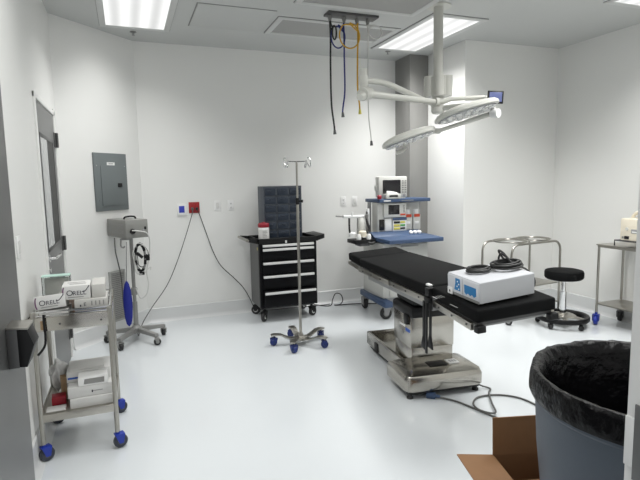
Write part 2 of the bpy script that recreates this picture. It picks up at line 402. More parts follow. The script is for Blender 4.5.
def plate(x, lb, kind):
    t = thing('wall_outlet', lb, 'outlet', (x, YB, 1.285), 0, 'white wall plates on the back wall')
    B().box(-.037, .037, -.007, 0, -.06, .06, None, .003).build('cover_plate', W['white'], t)
    b = B()
    if kind:
        for z in (-.022, .022):
            b.box(-.017, .017, -.0095, -.007, z - .016, z + .016, W['white'], .003)
            for xx in (-.007, .005): b.box(xx, xx + .003, -.0099, -.0094, z - .006, z + .006, W['print'])
            b.box(-.003, .003, -.0099, -.0094, z - .012, z - .008, W['print'])
    else: b.box(-.017, .017, -.011, -.007, -.034, .034, W['paper'], .003)
    b.build('receptacle', W['white'], t)
plate(.978, 'white blank looking wall plate just right of the red outlet', 0)
plate(1.132, 'white wall outlet between the red outlet and the black tool chest', 1)
plate(2.56, 'white wall outlet left of the anesthesia machine, farther from it', 1)
plate(2.715, 'white wall plate left of the anesthesia machine, nearer to it', 0)
t = thing('light_switch', 'white light switch on the left wall before the grey door', 'switch', (-.55, 3.04, 1.22))
B().box(0, .008, -.037, .037, -.06, .06, None, .003).build('cover_plate', W['white'], t)
B().box(.008, .012, -.017, .017, -.034, .034, None, .002).build('rocker', W['paper'], t)
def plug(par, x, z):
    B().box(x - .014, x + .014, -.055, -.011, z - .016, z + .016, None, .005).build('plug', W['cord'], par)
t = thing('power_cord', 'dark cord running from the red outlet down to the light source stand', 'power cord', (0, 0, 0), 0, 'cords from the red outlet')
B().tube([(.69, 5.825, 1.25), (.68, 5.81, 1.20), (.602, 5.80, .97), (.49, 5.80, .673), (.37, 5.80, .42), (.20, 5.76, .20), (.09, 5.62, .07), (.05, 5.45, .012), (.035, 5.32, .02), (.03, 5.26, .07)], .0048, smooth=6).build('cord', W['gcord'], t)
B().box(.677, .703, 5.815, 5.859, 1.245, 1.275, None, .005).build('plug', W['gcord'], t)
t = thing('power_cord', 'dark cord running from the red outlet down behind the tool chest', 'power cord', (0, 0, 0), 0, 'cords from the red outlet')
B().tube([(.74, 5.825, 1.25), (.76, 5.81, 1.20), (.844, 5.80, .923), (.90, 5.80, .75), (.98, 5.80, .59), (1.13, 5.80, .43), (1.23, 5.80, .31), (1.30, 5.80, .18), (1.36, 5.80, .06), (1.5, 5.80, .012), (1.9, 5.79, .008), (2.2, 5.76, .008), (2.31, 5.75, .012)], .0048, smooth=6).build('cord', W['cord'], t)
B().box(.727, .753, 5.815, 5.859, 1.245, 1.275, None, .005).build('plug', W['cord'], t)
t = tag(B().tube([(2.08, 5.72, .04), (2.2, 5.70, .012), (2.30, 5.70, .01), (2.34, 5.74, .07), (2.38, 5.74, .14), (2.44, 5.72, .13), (2.46, 5.70, .06), (2.42, 5.69, .012), (2.34, 5.68, .012), (2.40, 5.66, .01), (2.55, 5.66, .008), (2.72, 5.60, .008), (2.9, 5.52, .008), (2.95, 5.40, .01)], .006, smooth=6).build('power_cord', W['cord']),
        'black cord looped on the floor between tool chest and anesthesia machine', 'power cord')

# ------------------------------------------------------------------ light source on its stand
sx_, sy_ = .02, 5.20
t = thing('light_source_stand', 'grey fiber optic light source box on a five legged wheeled pole', 'medical light source', (sx_, sy_, 0))
b = B(); b.cyl((0, 0, .14), (0, 0, 1.03), .017, None, 16); b.cyl((0, 0, .14), (0, 0, .40), .023, None, 16); b.lathe([(.03, .47), (.032, .48), (.032, .53), (.026, .54)], None, 16); b.build('pole', W['lgrey'], t)
b = B()
for k in range(5):
    a = math.radians(-52 + 72 * k); e = V((math.cos(a), math.sin(a), 0)); n = V((-e.y, e.x, 0))
    b.hexa([e * .02 - n * .025 + V((0, 0, .10)), e * .29 - n * .024 + V((0, 0, .085)), e * .29 + n * .024 + V((0, 0, .085)), e * .02 + n * .025 + V((0, 0, .10)),
            e * .02 - n * .022 + V((0, 0, .145)), e * .29 - n * .021 + V((0, 0, .115)), e * .29 + n * .021 + V((0, 0, .115)), e * .02 + n * .022 + V((0, 0, .145))], None, .004)
b.lathe([(.045, .09), (.05, .11), (.05, .14), (.03, .165)], None, 20)
b.build('star_base', W['lgrey'], t)
for k in range(5):
    a = math.radians(-52 + 72 * k); caster(t, .275 * math.cos(a), .275 * math.sin(a), .09, .034, .035, W['lgrey'], W['rubber'], a + 1.0)
Mb = Matrix.Translation((-.02, -.06, 1.03)) @ Matrix.Rotation(math.radians(24), 4, 'Z')
b = B(); b.box(-.03, .195, -.01, .41, 0, .176, None, .004, Mb)
for k in range(9): b.box(-.0315, -.0295, .03, .38, .045 + k * .011, .048 + k * .011, W['grey'], 0, Mb)
b.build('light_source', W['stgrey'], t)
b = B(); b.box(-.026, .191, -.0125, -.0095, .004, .168, None, .002, Mb); b.build('front_panel', W['stgrey'], t)
b = B(); b.lathe([(.026, 0), (.026, .012), (.02, .03), (.014, .032)], None, 18, Mb @ frame((.035, -.012, .065), (1, 0, 0), (0, -1, 0))); b.build('light_port', W['black'], t)
b = B(); b.lathe([(.013, 0), (.011, .016)], None, 14, Mb @ frame((.145, -.012, .07), (1, 0, 0), (0, -1, 0))); b.box(.155, .175, -.0135, -.012, .075, .105, W['black'], 0, Mb); b.build('knob', W['grey'], t)
b = B(); b.tube([Mb @ V(p) for p in ((.03, .15, .176), (.04, .15, .195), (.07, .15, .202), (.11, .15, .202), (.14, .15, .195), (.15, .15, .176))], .009, None, 8, smooth=4); b.build('handle', W['black'], t)
b = B(); b.box(-.10, .0, -.015, .015, 1.012, 1.03, None, .002); b.tube([(-.09, 0, 1.02), (-.095, -.01, .96), (-.075, -.02, .94), (-.06, -.02, .955)], .008, None, 8, smooth=3); b.build('hook', W['lgrey'], t)
hd = thing('fiber_headlight', 'black and white headlight band with cable hanging on the light source stand', 'headlight', (sx_ + .075, sy_ - .03, .84))
pts = []
for k in range(18):
    a = 2 * PI * k / 18; pts.append((.045 * math.cos(a), -.03 + .012 * math.sin(3 * a), .13 * math.sin(a)))
B().tube(pts, .011, None, 8, True, 3).build('headband', W['lgrey'], hd)
b = B()
for k in (0, 2, 3, 5, 7, 8, 10, 12, 13, 15, 17):
    a = 2 * PI * k / 18; c = V((.045 * math.cos(a), -.03 + .012 * math.sin(3 * a), .13 * math.sin(a))); t_ = V((-.045 * math.sin(a), 0, .13 * math.cos(a))).normalized()
    b.tube([c - t_ * .022, c, c + t_ * .022], .0135, None, 10)
b.box(.05, .085, -.06, -.02, -.03, .03, None, .006); b.box(-.02, .03, -.05, -.02, -.17, -.14, None, .006); b.cyl((-.03, -.05, .05), (.02, -.05, .0), .014, None, 10); b.build('pads', W['black'], hd)
B().tube([(-.06, -.10, .27), (.0, -.12, .265), (.07, -.09, .24), (.095, -.05, .15), (.08, -.03, .0), (.05, -.03, -.14), (.06, -.03, -.26), (.04, -.03, -.36), (-.02, -.03, -.40), (-.055, -.02, -.30)], .0055, smooth=6).build('light_cable', W['hwhite'], hd)
for q_, (cx_, cz_, rx_, rz_) in enumerate(((.0, -.01, .062, .15), (.015, .02, .05, .11))):
    B().tube([(cx_ + rx_ * (1 + .2 * math.sin(3 * a + q_)) * math.cos(a), -.05 - .012 * math.sin(2 * a), cz_ + rz_ * math.sin(a)) for a in [2 * PI * k / 14 for k in range(14)]], .004, None, 6, True, 3).build('cable_loop', W['cord'] if q_ else W['hwhite'], hd)
B().tube([(-.05, -.03, .05), (-.06, -.03, -.05), (-.04, -.04, -.15), (.02, -.04, -.16), (.06, -.03, -.12), (.09, -.03, -.10), (.085, -.03, -.13)], .004, smooth=6).build('thin_cable', W['hwhite'], hd)
t = thing('hanging_pouch', 'long bright blue fabric pouch hanging beside the stand pole', 'pouch', (sx_ - .062, sy_ - .22, 0))
prof = [(.003, .215), (.022, .24), (.034, .30), (.040, .40), (.040, .48), (.033, .56), (.02, .62), (.006, .648)]
b = B(); b.ring_loft([[V((r * math.cos(2 * PI * k / 18), .45 * r * math.sin(2 * PI * k / 18), z)) for k in range(18)] for r, z in prof]); b.build('pouch', W['clothblue'], t)
b = B(); b.tube([(0, 0, .64), (.01, .05, .85), (.02, .15, 1.0)], .003, None, 6, smooth=4); b.build('strap', W['gcord'], t)
tag(B().tube([(-.13, 5.30, 1.03), (-.128, 5.28, .90), (-.11, 5.27, .78), (-.09, 5.28, .62), (-.08, 5.30, .3), (-.03, 5.33, .16)], .006, smooth=6).build('mains_cable', W['gcord']), 'grey mains cable hanging down from the back of the light source box', 'cable')

# ------------------------------------------------------------------ tool chest, organizer, canister
cx, cy = 1.318, 5.33
t = thing('tool_chest', 'black rolling tool chest with five silver pull drawers', 'tool chest', (cx, cy, 0)); t.scale = (1.04, 1, 1)
b = B(); b.box(0, .64, .012, .43, .15, .875, None, .004); b.box(.0, .03, 0, .02, .15, .875); b.box(.61, .64, 0, .02, .15, .875); b.box(-.003, 0, .03, .42, .16, .87, W['dgrey']); b.box(-.005, -.003, .05, .075, .80, .83, W['ylabel']); b.build('body', W['blackm'], t)
rows = [(.835, .87, 0), (.685, .825, 0), (.535, .675, 0), (.36, .525, .0), (.175, .35, .05)]
for z0, z1, out in rows:
    b = B(); b.box(.034, .606, -.012 - out, .3, z0 + .004, z1 - .004, None, .003); dr = b.build('drawer', W['blackm'], t)
    b = B(); b.box(.036, .604, -.03 - out, -.010 - out, z1 - .034, z1 - .008, None, .004); b.build('drawer_pull', W['alu'], dr)
b = B(); b.box(-.015, .655, -.02, .44, .875, .895, None, .004)
for (x0, x1, y0, y1) in ((-.015, .0, -.02, .44), (.64, .655, -.02, .44), (-.015, .655, .425, .44), (-.015, .655, -.02, -.008)): b.box(x0, x1, y0, y1, .89, .93, None, .003)
b.box(.28, .30, -.026, -.02, .87, .90, W['alu'], .003)
b.build('top_tray', W['black'], t)
b = B(); b.hexa([V(p) for p in ((-.12, .02, .90), (-.015, .0, .875), (-.015, .03, .875), (-.12, .05, .90), (-.12, .02, .94), (-.015, .0, .93), (-.015, .03, .93), (-.12, .05, .94))], None, .004)
b.hexa([V(p) for p in ((-.12, .37, .90), (-.015, .37, .875), (-.015, .40, .875), (-.12, .40, .90), (-.12, .37, .94), (-.015, .37, .93), (-.015, .40, .93), (-.12, .40, .94))], None, .004)
b.cyl((-.125, -.03, .92), (-.125, .42, .92), .016, W['pole'], 14); b.build('side_handle', W['black'], t)
b = B(); b.hexa([V(p) for p in ((.655, .0, .875), (.75, .03, .895), (.75, .40, .895), (.655, .42, .875), (.655, .0, .93), (.75, .03, .945), (.75, .40, .945), (.655, .42, .93))], None, .004); b.build('side_tray', W['black'], t)
b = B(); b.box(.02, .62, .04, .40, .13, .152, None, .003); b.build('base_rail', W['dgrey'], t)
for x, y, a in ((.05, .05, -2.2), (.585, .05, .5), (.05, .38, 2.6), (.585, .38, .6)): caster(t, x, y, .14, .052, .036, W['black'], W['rubber'], a, W['alu'])

t = thing('parts_organizer', 'dark slate small parts drawer cabinet standing on the tool chest', 'drawer cabinet', (cx + .10, cy + .13, .8965))
ow, oh, od = .445, .60, .25
b = B(); b.box(0, ow, .012, od, 0, oh, None, .003)
for k in range(7): b.box(.006, ow - .006, 0, .02, .012 + k * .0945, .024 + k * .0945, None, .001)
for x in (0, .144, .288, .431): b.box(x, x + .014, 0, .02, 0, oh, None, .001)
b.build('cabinet_body', W['slate'], t)
for r in range(6):
    for c in range(3):
        x0 = .016 + c * .144; z0 = .026 + r * .0945
        b = B(); b.box(x0, x0 + .125, -.006, .02, z0, z0 + .078, None, .003); b.box(x0 + .035, x0 + .083, -.016, -.004, z0 + .046, z0 + .056, None, .002); b.build('small_drawer', W['bluedrawer'], t)
t = thing('wipe_canister', 'white wipe canister with red lid on the tool chest', 'canister', (cx + .075, cy + .065, .8955))
b = B(); b.lathe([(.054, 0), (.059, .006), (.059, .150), (.054, .158)], W['white'], 28); b.lathe([(.0592, .03), (.0596, .032), (.0596, .130), (.0592, .132)], W['paper'], 28)
for k in range(5): b.box(-.028, .026 - .008 * (k % 3), -.0603, -.0585, .05 + k * .016, .055 + k * .016, W['lgrey'])
b.build('canister_body', W['white'], t)
b = B(); b.lathe([(.060, .155), (.062, .16), (.062, .19), (.054, .20), (.024, .202), (.02, .212)], None, 28); b.build('lid', W['redlid'], t)

# ------------------------------------------------------------------ IV pole
t = thing('iv_pole', 'steel IV pole on a five footed base with blue casters', 'iv pole', (1.477, 4.445, 0))
b = B(); b.cyl((0, 0, .09), (0, 0, 1.36), .0135, None, 16); b.cyl((0, 0, 1.1), (0, 0, 1.72), .0095, None, 16); b.build('pole', W['pole'], t)
b = B(); b.cyl((0, 0, 1.33), (0, 0, 1.39), .017, None, 16); b.cyl((0, 0, 1.36), (.03, -.02, 1.36), .008, None, 10); b.lathe([(.012, 0), (.014, .008), (.012, .016)], None, 14, frame((.03, -.02, 1.36), (0, 0, 1), (1, -.6, 0))); b.build('height_clamp', W['black'], t)
b = B(); b.tube([(-.085, 0, 1.725), (0, 0, 1.722), (.085, 0, 1.725)], .005, None, 8)
for s in (-1, 1):
    b.tube([(s * .085, 0, 1.725), (s * .095, -.03, 1.70), (s * .105, -.05, 1.67), (s * .118, -.045, 1.675), (s * .125, -.03, 1.70), (s * .128, -.015, 1.735), (s * .118, -.005, 1.755), (s * .105, 0, 1.755)], .005, None, 8, smooth=4)
    b.tube([(s * .085, 0, 1.725), (s * .09, .03, 1.70), (s * .095, .05, 1.67), (s * .105, .048, 1.675), (s * .11, .04, 1.71), (s * .105, .035, 1.74)], .005, None, 8, smooth=4)
b.build('bag_hooks', W['chrome'], t)
b = B(); angs = [math.radians(x) for x in (-160, -112, -32, 40, 112)]
angs = [math.radians(-124 + 72 * k) for k in range(5)]
for a in angs:
    e = V((math.cos(a), math.sin(a), 0)); n = V((-e.y, e.x, 0)); rings = []
    for r_, z, w_ in ((.02, .06, .035), (.10, .06, .03), (.15, .078, .026), (.19, .098, .028), (.255, .10, .034), (.285, .097, .022)):
        c = e * r_ + V((0, 0, z)); rings.append([c - n * w_ - V((0, 0, .004)), c + n * w_ - V((0, 0, .004)), c + n * w_ + V((0, 0, .008)), c - n * w_ + V((0, 0, .008))])
    b.ring_loft(rings)
b.lathe([(.06, .045), (.065, .055), (.06, .075), (.025, .085), (.02, .11)], None, 20)
b.build('star_base', W['pole'], t)
for a in angs: caster(t, .25 * math.cos(a), .25 * math.sin(a), .097, .034, .04, W['navy'], W['navy'], a + .8, W['cblue'])

# ------------------------------------------------------------------ anesthesia machine and monitor
t = thing('anesthesia_machine', 'blue and beige anesthesia machine in front of the grey column', 'anesthesia machine', (2.60, 5.15, 0))
b = B(); b.box(.02, .60, -.22, .28, .22, .84, None, .008); b.build('cabinet', W['beige'], t)
for z0, z1 in ((.24, .42), (.43, .61), (.62, .82)):
    b = B(); b.box(.10, .59, -.232, -.215, z0, z1, None, .004); dr = b.build('drawer', W['beige'], t)
    b = B(); b.box(.24, .46, -.246, -.23, z1 - .03, z1 - .015, None, .003); b.build('drawer_pull', W['grey'], dr)
b = B(); b.hexa([V(p) for p in ((-.01, -.43, .855), (.67, -.43, .855), (.72, .05, .86), (-.02, .05, .86), (-.01, -.43, .90), (.67, -.43, .90), (.72, .05, .905), (-.02, .05, .905))], None, .008)
b.hexa([V(p) for p in ((-.02, -.10, .90), (.62, -.10, .90), (.66, .05, .90), (-.02, .05, .90), (-.02, .0, .95), (.62, .0, .95), (.64, .05, .95), (-.02, .05, .95))], None, .006)
b.build('work_surface', W['cblue'], t)
b = B()
for k in range(3): b.lathe([(.025, 0), (.023, .018), (.012, .024)], None, 14, frame((.475 + k * .055, -.055, .925), (1, 0, 0), (0, -.6, 1)))
b.build('flow_knob', W['white'], t)
b = B(); b.box(.08, .45, .02, .16, .94, 1.285, None, .006); b.build('console', W['beige'], t)
b = B(); b.box(.15, .44, -.01, .03, 1.11, 1.275, None, .006); b.box(.205, .35, -.013, -.008, 1.145, 1.255, W['screen'], .003); b.box(.36, .43, -.0125, -.009, 1.13, 1.15, W['orange'], .002)
for k in range(5): b.box(.40, .42, -.013, -.009, 1.165 + k * .018, 1.175 + k * .018, W['lgrey'])
b.build('ventilator_display', W['beige'], t)
b = B(); b.box(.10, .16, .005, .025, .965, 1.09, W['screen'], .003); b.box(.17, .255, .008, .025, .955, 1.095, W['white'], .004)
b.box(.27, .45, .0, .025, .95, 1.10, W['white'], .003); b.box(.27, .45, -.006, .01, 1.075, 1.105, W['cblue'], .003)
for k, (m1, m2) in enumerate((('ylabel', 'screen'), ('ylabel', 'green'), ('screen', 'ylabel'))):
    z = .965 + k * .036; b.box(.28, .36, -.004, .002, z, z + .026, W[m1], .002); b.box(.365, .43, -.004, .002, z + .003, z + .024, W[m2], .002)
b.build('gas_controls', W['white'], t)
b = B(); b.box(.45, .68, .09, .30, .94, 1.285, None, .004); b.build('back_panel', W['beige'], t)
for x in (.50, .615):
    b = B(); b.box(x - .045, x + .055, .045, .15, .95, 1.13, W['beige'], .01); b.cyl((x, .08, 1.13), (x, .08, 1.19), .034, W['white'], 18); b.box(x - .035, x + .04, .038, .05, 1.10, 1.135, W['orange'], .002); b.box(x - .025, x + .025, .040, .05, 1.02, 1.05, W['white'], .002); b.build('vaporizer', W['beige'], t)
b = B(); b.cyl((.50, .10, 1.17), (.50, .10, 1.25), .008, None, 8); b.build('gas_tube', W['dgrey'], t)
b = B(); b.box(.075, .75, -.04, .33, 1.285, 1.325, None, .006); b.box(.13, .22, -.042, -.038, 1.297, 1.311, W['white']); b.box(.36, .52, -.0412, -.038, 1.300, 1.308, W['lgrey']); b.build('top_shelf', W['cblue'], t)
B().box(.06, .085, .19, .24, .90, 1.285, None, .003).build('side_post', W['grey'], t)
B().box(.68, .70, .1, .31, .22, 1.285, None, .003).build('side_post', W['grey'], t)
for x in (-.02, .58):
    b = B(); b.hexa([V(p) for p in ((x, -.34, .14), (x + .10, -.34, .14), (x + .10, .30, .17), (x, .30, .17), (x, -.34, .205), (x + .10, -.34, .205), (x + .10, .30, .235), (x, .30, .235))], None, .01); b.build('base_rail', W['cblue'], t)
for x, y, a in ((.05, -.27, 3.0), (.63, -.27, 2.8), (.03, .25, 1.5), (.63, .25, 1.5)): caster(t, x, y, .16, .066, .045, W['grey'], W['rubber'], a, W['lgrey'])
b = B(); b.tube([(-.02, .10, 1.13), (-.14, .05, 1.135), (-.28, .02, 1.14), (-.36, .0, 1.145)], .017, W['white'], 10, smooth=3); b.tube([(-.34, .0, 1.145), (-.40, -.01, 1.15), (-.45, -.01, 1.155)], .009, W['lgrey'], 8)
b.cyl((-.24, .02, 1.14), (-.24, .02, 1.19), .013, W['white'], 10); b.build('bag_arm', W['white'], t)
b = B(); b.tube([(-.275, .02, 1.12), (-.285, .0, 1.05), (-.28, .0, .97), (-.265, .0, .93)], .012, None, 8, smooth=4); b.tube([(-.03, .06, 1.2), (-.07, .0, 1.1), (-.05, -.02, 1.0), (-.09, -.03, .95), (-.04, -.03, .9)], .014, None, 8, smooth=4); b.tube([(-.02, .0, .92), (-.10, -.08, .88), (-.18, -.06, .90), (-.08, -.12, .84), (.0, -.1, .86)], .015, None, 8, smooth=4); b.build('breathing_hose', W['rubber'], t)
b = B(); b.lathe([(.045, .93), (.05, .95), (.05, 1.06), (.035, 1.09), (.02, 1.12)], None, 20, Matrix.Translation((-.12, .04, 0))); b.lathe([(.04, .915), (.042, .95), (.03, .965)], W['white'], 18, Matrix.Translation((-.25, 0, 0))); b.lathe([(.045, .915), (.045, .97), (.03, .98)], W['cream'], 18, Matrix.Translation((-.15, -.06, 0))); b.cyl((-.06, .0, .9), (-.06, .0, 1.16), .016, W['lgrey'], 12); b.cyl((-.17, .02, 1.12), (-.17, .02, 1.0), .009, W['lgrey'], 10); b.cyl((-.03, .05, 1.0), (-.03, .05, 1.22), .02, W['white'], 12)
for x_, y_ in ((-.20, -.07), (-.09, -.09)): b.lathe([(.026, .885), (.028, .925), (.02, .945)], W['white'], 16, Matrix.Translation((x_, y_, 0)))
b.build('absorber', W['beige'], t)
b = B(); b.box(-.27, -.0, -.12, .10, .84, .884, None, .008); b.box(-.20, -.08, -.10, .04, .81, .842, W['dgrey'], .006); b.build('absorber_shelf', W['black'], t)

t = thing('patient_monitor', 'beige patient monitor with dark screen on top of the anesthesia machine', 'monitor', (2.70, 5.19, 1.3265), -.2)
b = B(); b.box(.02, .365, .05, .19, .012, .255, None, .012); b.box(.05, .10, .05, .18, 0, .014); b.box(.29, .34, .05, .18, 0, .014); b.box(.0, .02, .08, .16, .09, .15, None, .004); b.build('housing', W['beige'], t)
b = B(); b.box(.07, .285, .043, .052, .055, .215, None, .004); b.build('screen', W['screen'], t)
b = B()
for i in range(2):
    for k in range(6): b.box(.30 + i * .032, .322 + i * .032, .044, .051, .065 + k * .026, .08 + k * .026, W['lgrey'], .002)
b.lathe([(.016, 0), (.014, .014)], W['grey'], 14, frame((.33, .05, .04), (1, 0, 0), (0, -1, 0))); b.build('buttons', W['lgrey'], t)
t = thing('strip_printer', 'small grey printer with white paper in front of the patient monitor', 'printer', (2.78, 5.105, 1.3265))
b = B(); b.box(-.02, .17, .0, .085, 0, .055, None, .006); b.box(.02, .13, -.002, .003, .02, .042, W['screen'], .002); b.build('housing', W['beige'], t)
b = B(); b.hexa([V(p) for p in ((.0, .01, .056), (.15, .0, .056), (.14, .07, .056), (.01, .075, .056), (.01, .02, .080), (.12, .015, .072), (.11, .06, .080), (.02, .065, .092))], None, .004); b.build('paper', W['paper'], t)
B().lathe([(.022, 0), (.026, .01), (.026, .035), (.012, .048)], None, 16, Matrix.Translation((.09, -.01, 1.325))).build('red_cap', W['redlid'], bpy.data.objects['anesthesia_machine'])

# ------------------------------------------------------------------ operating table
O = V((1.79, 3.0, 0)); YAW = math.radians(-6.5)
t = thing('operating_table', 'stainless operating table with thick black foam pads', 'operating table', O, YAW)
Ri = Matrix.Rotation(-YAW, 4, 'Z')
def loc(p): return Ri @ (V(p) - O)
Hd, A, C, F = V((2.042, 4.588, .825)), V((2.085, 4.334, .805)), V((1.819, 2.774, .840)), V((1.763, 2.232, .810))
A = V((2.010, 4.26, .812)); Hd = V((2.045, 4.585, .825))
WV = V((.4968, -.0565, .037)); UP = V((-.07, -.02, .997))
def slab(b, p, q, off0, off1, z0, z1, m=None, bev=0):
    """board between left-edge points p (head side) and q (foot side), from off0 to off1 across, z below/above the pad top"""
    w_ = WV.normalized(); P = []
    for z in (z0, z1):
        for pt, o in ((q, off0), (q, off1), (p, off1), (p, off0)): P.append(loc(pt + w_ * o + UP * z))
    return b.hexa(P, m, bev, 3)
WD = .515
def along(p, q, f): return p + (q - p) * f
g = (A - C).normalized()
b = B(); slab(b, Hd, A + g * .012, 0, WD, -.075, 0, None, .016); b.build('head_pad', W['foam'], t)
b = B(); slab(b, A - g * .004, C + g * .02, 0, WD, -.075, 0, None, .014); b.build('back_pad', W['foam'], t)
b = B(); slab(b, C - g * .01, F, 0, WD, -.075, 0, None, .014); b.build('leg_pad', W['foam'], t)
b = B(); slab(b, Hd - g * .01, A + g * .02, .02, WD - .02, -.092, -.074); slab(b, A - g * .02, C + g * .04, .02, WD - .02, -.094, -.074); slab(b, C - g * .03, F + g * .02, .02, WD - .02, -.094, -.074); b.build('top_frame', W['dgrey'], t)
for o0, o1 in ((-.016, .004), (WD - .004, WD + .016)):
    b = B(); slab(b, Hd - g * .02, A + g * .02, o0 + .004, o1, -.112, -.082, None, .002); slab(b, A - g * .01, along(A, C, .52), o0, o1, -.122, -.080, None, .002); slab(b, along(A, C, .55), C + g * .06, o0, o1, -.122, -.080, None, .002); slab(b, C - g * .06, F + g * .04, o0, o1, -.122, -.080, None, .002)
    for f in (.1, .25, .4, .6, .75, .9):
        c = along(A, C, f); slab(b, c + g * .006, c - g * .006, o0 - .006, o0, -.104, -.094, W['dgrey'])
    for f in (.25, .55, .85):
        c = along(C, F, f); slab(b, c + g * .006, c - g * .006, o0 - .006, o0, -.104, -.094, W['dgrey'])
    b.build('side_rail', W['steel'], t)
b = B(); slab(b, along(A, C, .12), C + g * .02, .02, .07, -.175, -.09, None, .004); slab(b, along(A, C, .12), C + g * .02, WD - .07, WD - .02, -.175, -.09, None, .004); slab(b, along(A, C, .35), C + g * .1, .07, WD - .07, -.16, -.10); slab(b, C - g * .06, F + g * .06, .03, WD - .03, -.12, -.09, None, .003); b.build('under_frame', W['grey'], t)
for o0, o1 in ((-.005, .05), (WD - .05, WD + .005)):
    b = B(); slab(b, F + g * .03, F - g * .015, o0, o1, -.130, -.09, None, .006); b.build('end_bracket', W['black'], t)
# pedestal and base, in the table's own axes
b = B(); b.box(.116, .456, .195, .505, .10, .285, None, .006); b.box(.11, .462, .19, .52, .28, .525, None, .006); b.build('pedestal', W['steelh'], t)
b = B(); b.box(.1085, .1105, .30, .40, .42, .435, W['white']); b.box(.1085, .1105, .21, .29, .395, .42, W['bprint']); b.build('maker_label', W['white'], t)
b = B(); b.box(.10, .49, .165, .545, .51, .60, None, .03); b.box(.13, .46, .19, .52, .60, .655, None, .02); b.box(.15, .44, .21, .50, .645, .72, None, .015)
b.box(.088, .13, .22, .29, .475, .535, None, .008); b.box(.09, .11, .23, .28, .455, .48, None, .004); b.build('bellows_cover', W['black'], t)
b = B(); rings = []
for z, i in ((.055, .004), (.062, 0), (.14, 0), (.165, .012), (.182, .06), (.19, .12)):
    x0, x1, y0, y1 = i * .9 - .04, .57 - i * .9, i - .065, .30 - i * .5; c = .05
    rings.append([V(p) for p in ((x0 + c, y0, z), (x1 - c, y0, z), (x1 - c * .3, y0 + c * .3, z), (x1, y0 + c, z), (x1, y1, z), (x0, y1, z), (x0, y0 + c, z), (x0 + c * .3, y0 + c * .3, z))])
b.ring_loft(rings)
b.box(.075, .105, .27, 1.07, .055, .17, None, .008); b.box(.44, .47, .27, 1.07, .055, .17, None, .008); b.box(.075, .47, 1.045, 1.075, .055, .17, None, .008); b.box(.09, .455, .27, 1.06, .06, .11)
b.build('base', W['steelh'], t)
b = B(); b.box(-.01, .54, -.04, .28, .03, .056, None, .004); b.box(.10, .45, .27, 1.05, .02, .056, None, .004); b.box(.068, .078, .80, .86, .05, .13); b.build('base_skirt', W['rubber'], t)
b = B(); b.box(.19, .33, .04, .13, .186, .196, W['black'], .002); b.box(.35, .43, .045, .125, .186, .197, W['white'], .002)
for k in range(3): b.box(.365 + k * .02, .378 + k * .02, .065, .105, .197, .1975, W['grey'])
b.build('foot_control', W['black'], t)
for x, y in ((.005, -.02), (.52, -.02), (.14, 1.02), (.44, 1.02)):
    b = B(); b.lathe([(.024, 0), (.024, .012), (.016, .02), (.014, .06)], None, 14, Matrix.Translation((x, y, 0))); b.build('foot', W['rubber'], t)
def st(p): return loc(p)
cl = C + UP * -.1
b = B(); slab(b, C + g * .035, C - g * .04, -.034, -.004, -.15, -.07, None, .006); slab(b, C + g * .02, C - g * .03, -.03, .02, -.06, -.004, None, .004); b.build('rail_clamp', W['black'], t)
b = B(); slab(b, C + g * .06, C - g * .0, -.004, .02, -.002, .012, None, .005); b.build('clamp_lever', W['white'], t)
for dx, dz, dy in ((-.03, -.27, .035), (-.045, -.34, -.02), (-.038, -.24, -.055)):
    p0 = C + UP * -.10 + V((dx, dy, 0)); b = B()
    P = [st(p0 + V(v)) for v in ((-.004, -.012, dz), (.004, -.012, dz), (.004, .012, dz), (-.004, .012, dz), (-.004, -.012, 0), (.004, -.012, 0), (.004, .012, 0), (-.004, .012, 0))]
    b.hexa(P, None, .002)
    if dy < -.03 or dx == -.03:
        e = p0 + V((0, 0, dz)); b.hexa([st(e + V(v)) for v in ((-.006, -.03, -.06), (.006, -.03, -.06), (.006, .03, -.05), (-.006, .03, -.05), (-.005, -.012, .03), (.005, -.012, .03), (.005, .012, .03), (-.005, .012, .03))], None, .003)
    b.build('restraint_strap', W['black'], t)

# electrosurgical unit on the leg pad
e1 = WV.normalized(); e2 = (C - F).normalized(); e2 = (e2 - e1 * e2.dot(e1)).normalized(); en = e1.cross(e2)
P2 = F + e1 * .052 + e2 * .047 + en * .003
ang = math.radians(5)
ex = e1 * math.cos(ang) + e2 * math.sin(ang); ey = en.cross(ex)
ME = Matrix(((ex.x, ey.x, en.x, P2.x), (ex.y, ey.y, en.y, P2.y), (ex.z, ey.z, en.z, P2.z), (0, 0, 0, 1)))
t = thing('electrosurgical_unit', 'white electrosurgical unit with blue front panels on the table leg pad', 'medical device')
t.matrix_world = ME
t.rotation_mode = 'XYZ'
EL, EWd, EH = .382, .31, .136
b = B(); b.box(0, EL, 0, EWd, .012, EH, W['esu'], .006); b.box(.004, EL - .004, -.001, .001, .014, EH - .006, W['esug'])
for x, y in ((.03, .03), (EL - .03, .03), (.03, EWd - .03), (EL - .03, EWd - .03)): b.cyl((x, y, 0), (x, y, .014), .013, W['rubber'], 12)
b.build('housing', W['esu'], t)
b = B(); b.box(-.006, .002, .006, .155, .026, EH - .008, None, .004); b.box(-.006, .002, .16, EWd - .004, .026, EH - .008, None, .004); b.box(-.004, .002, .006, EWd - .06, .008, .024, W['lgrey'], .002)
b.box(-.009, .002, EWd - .055, EWd - .004, .006, .05, W['white'], .003); b.box(-.0095, -.008, EWd - .035, EWd - .022, .018, .032, W['black']); b.build('front_panel', W['esu'], t)
MF = frame((-.0062, 0, 0), (0, 1, 0), (-1, 0, 0))
MF = Matrix(((0, 0, -1, -.0062), (-1, 0, 0, 0), (0, 1, 0, 0), (0, 0, 0, 1)))   # x -> -y, y -> z, z -> -x  (as read from the front)
b = B()
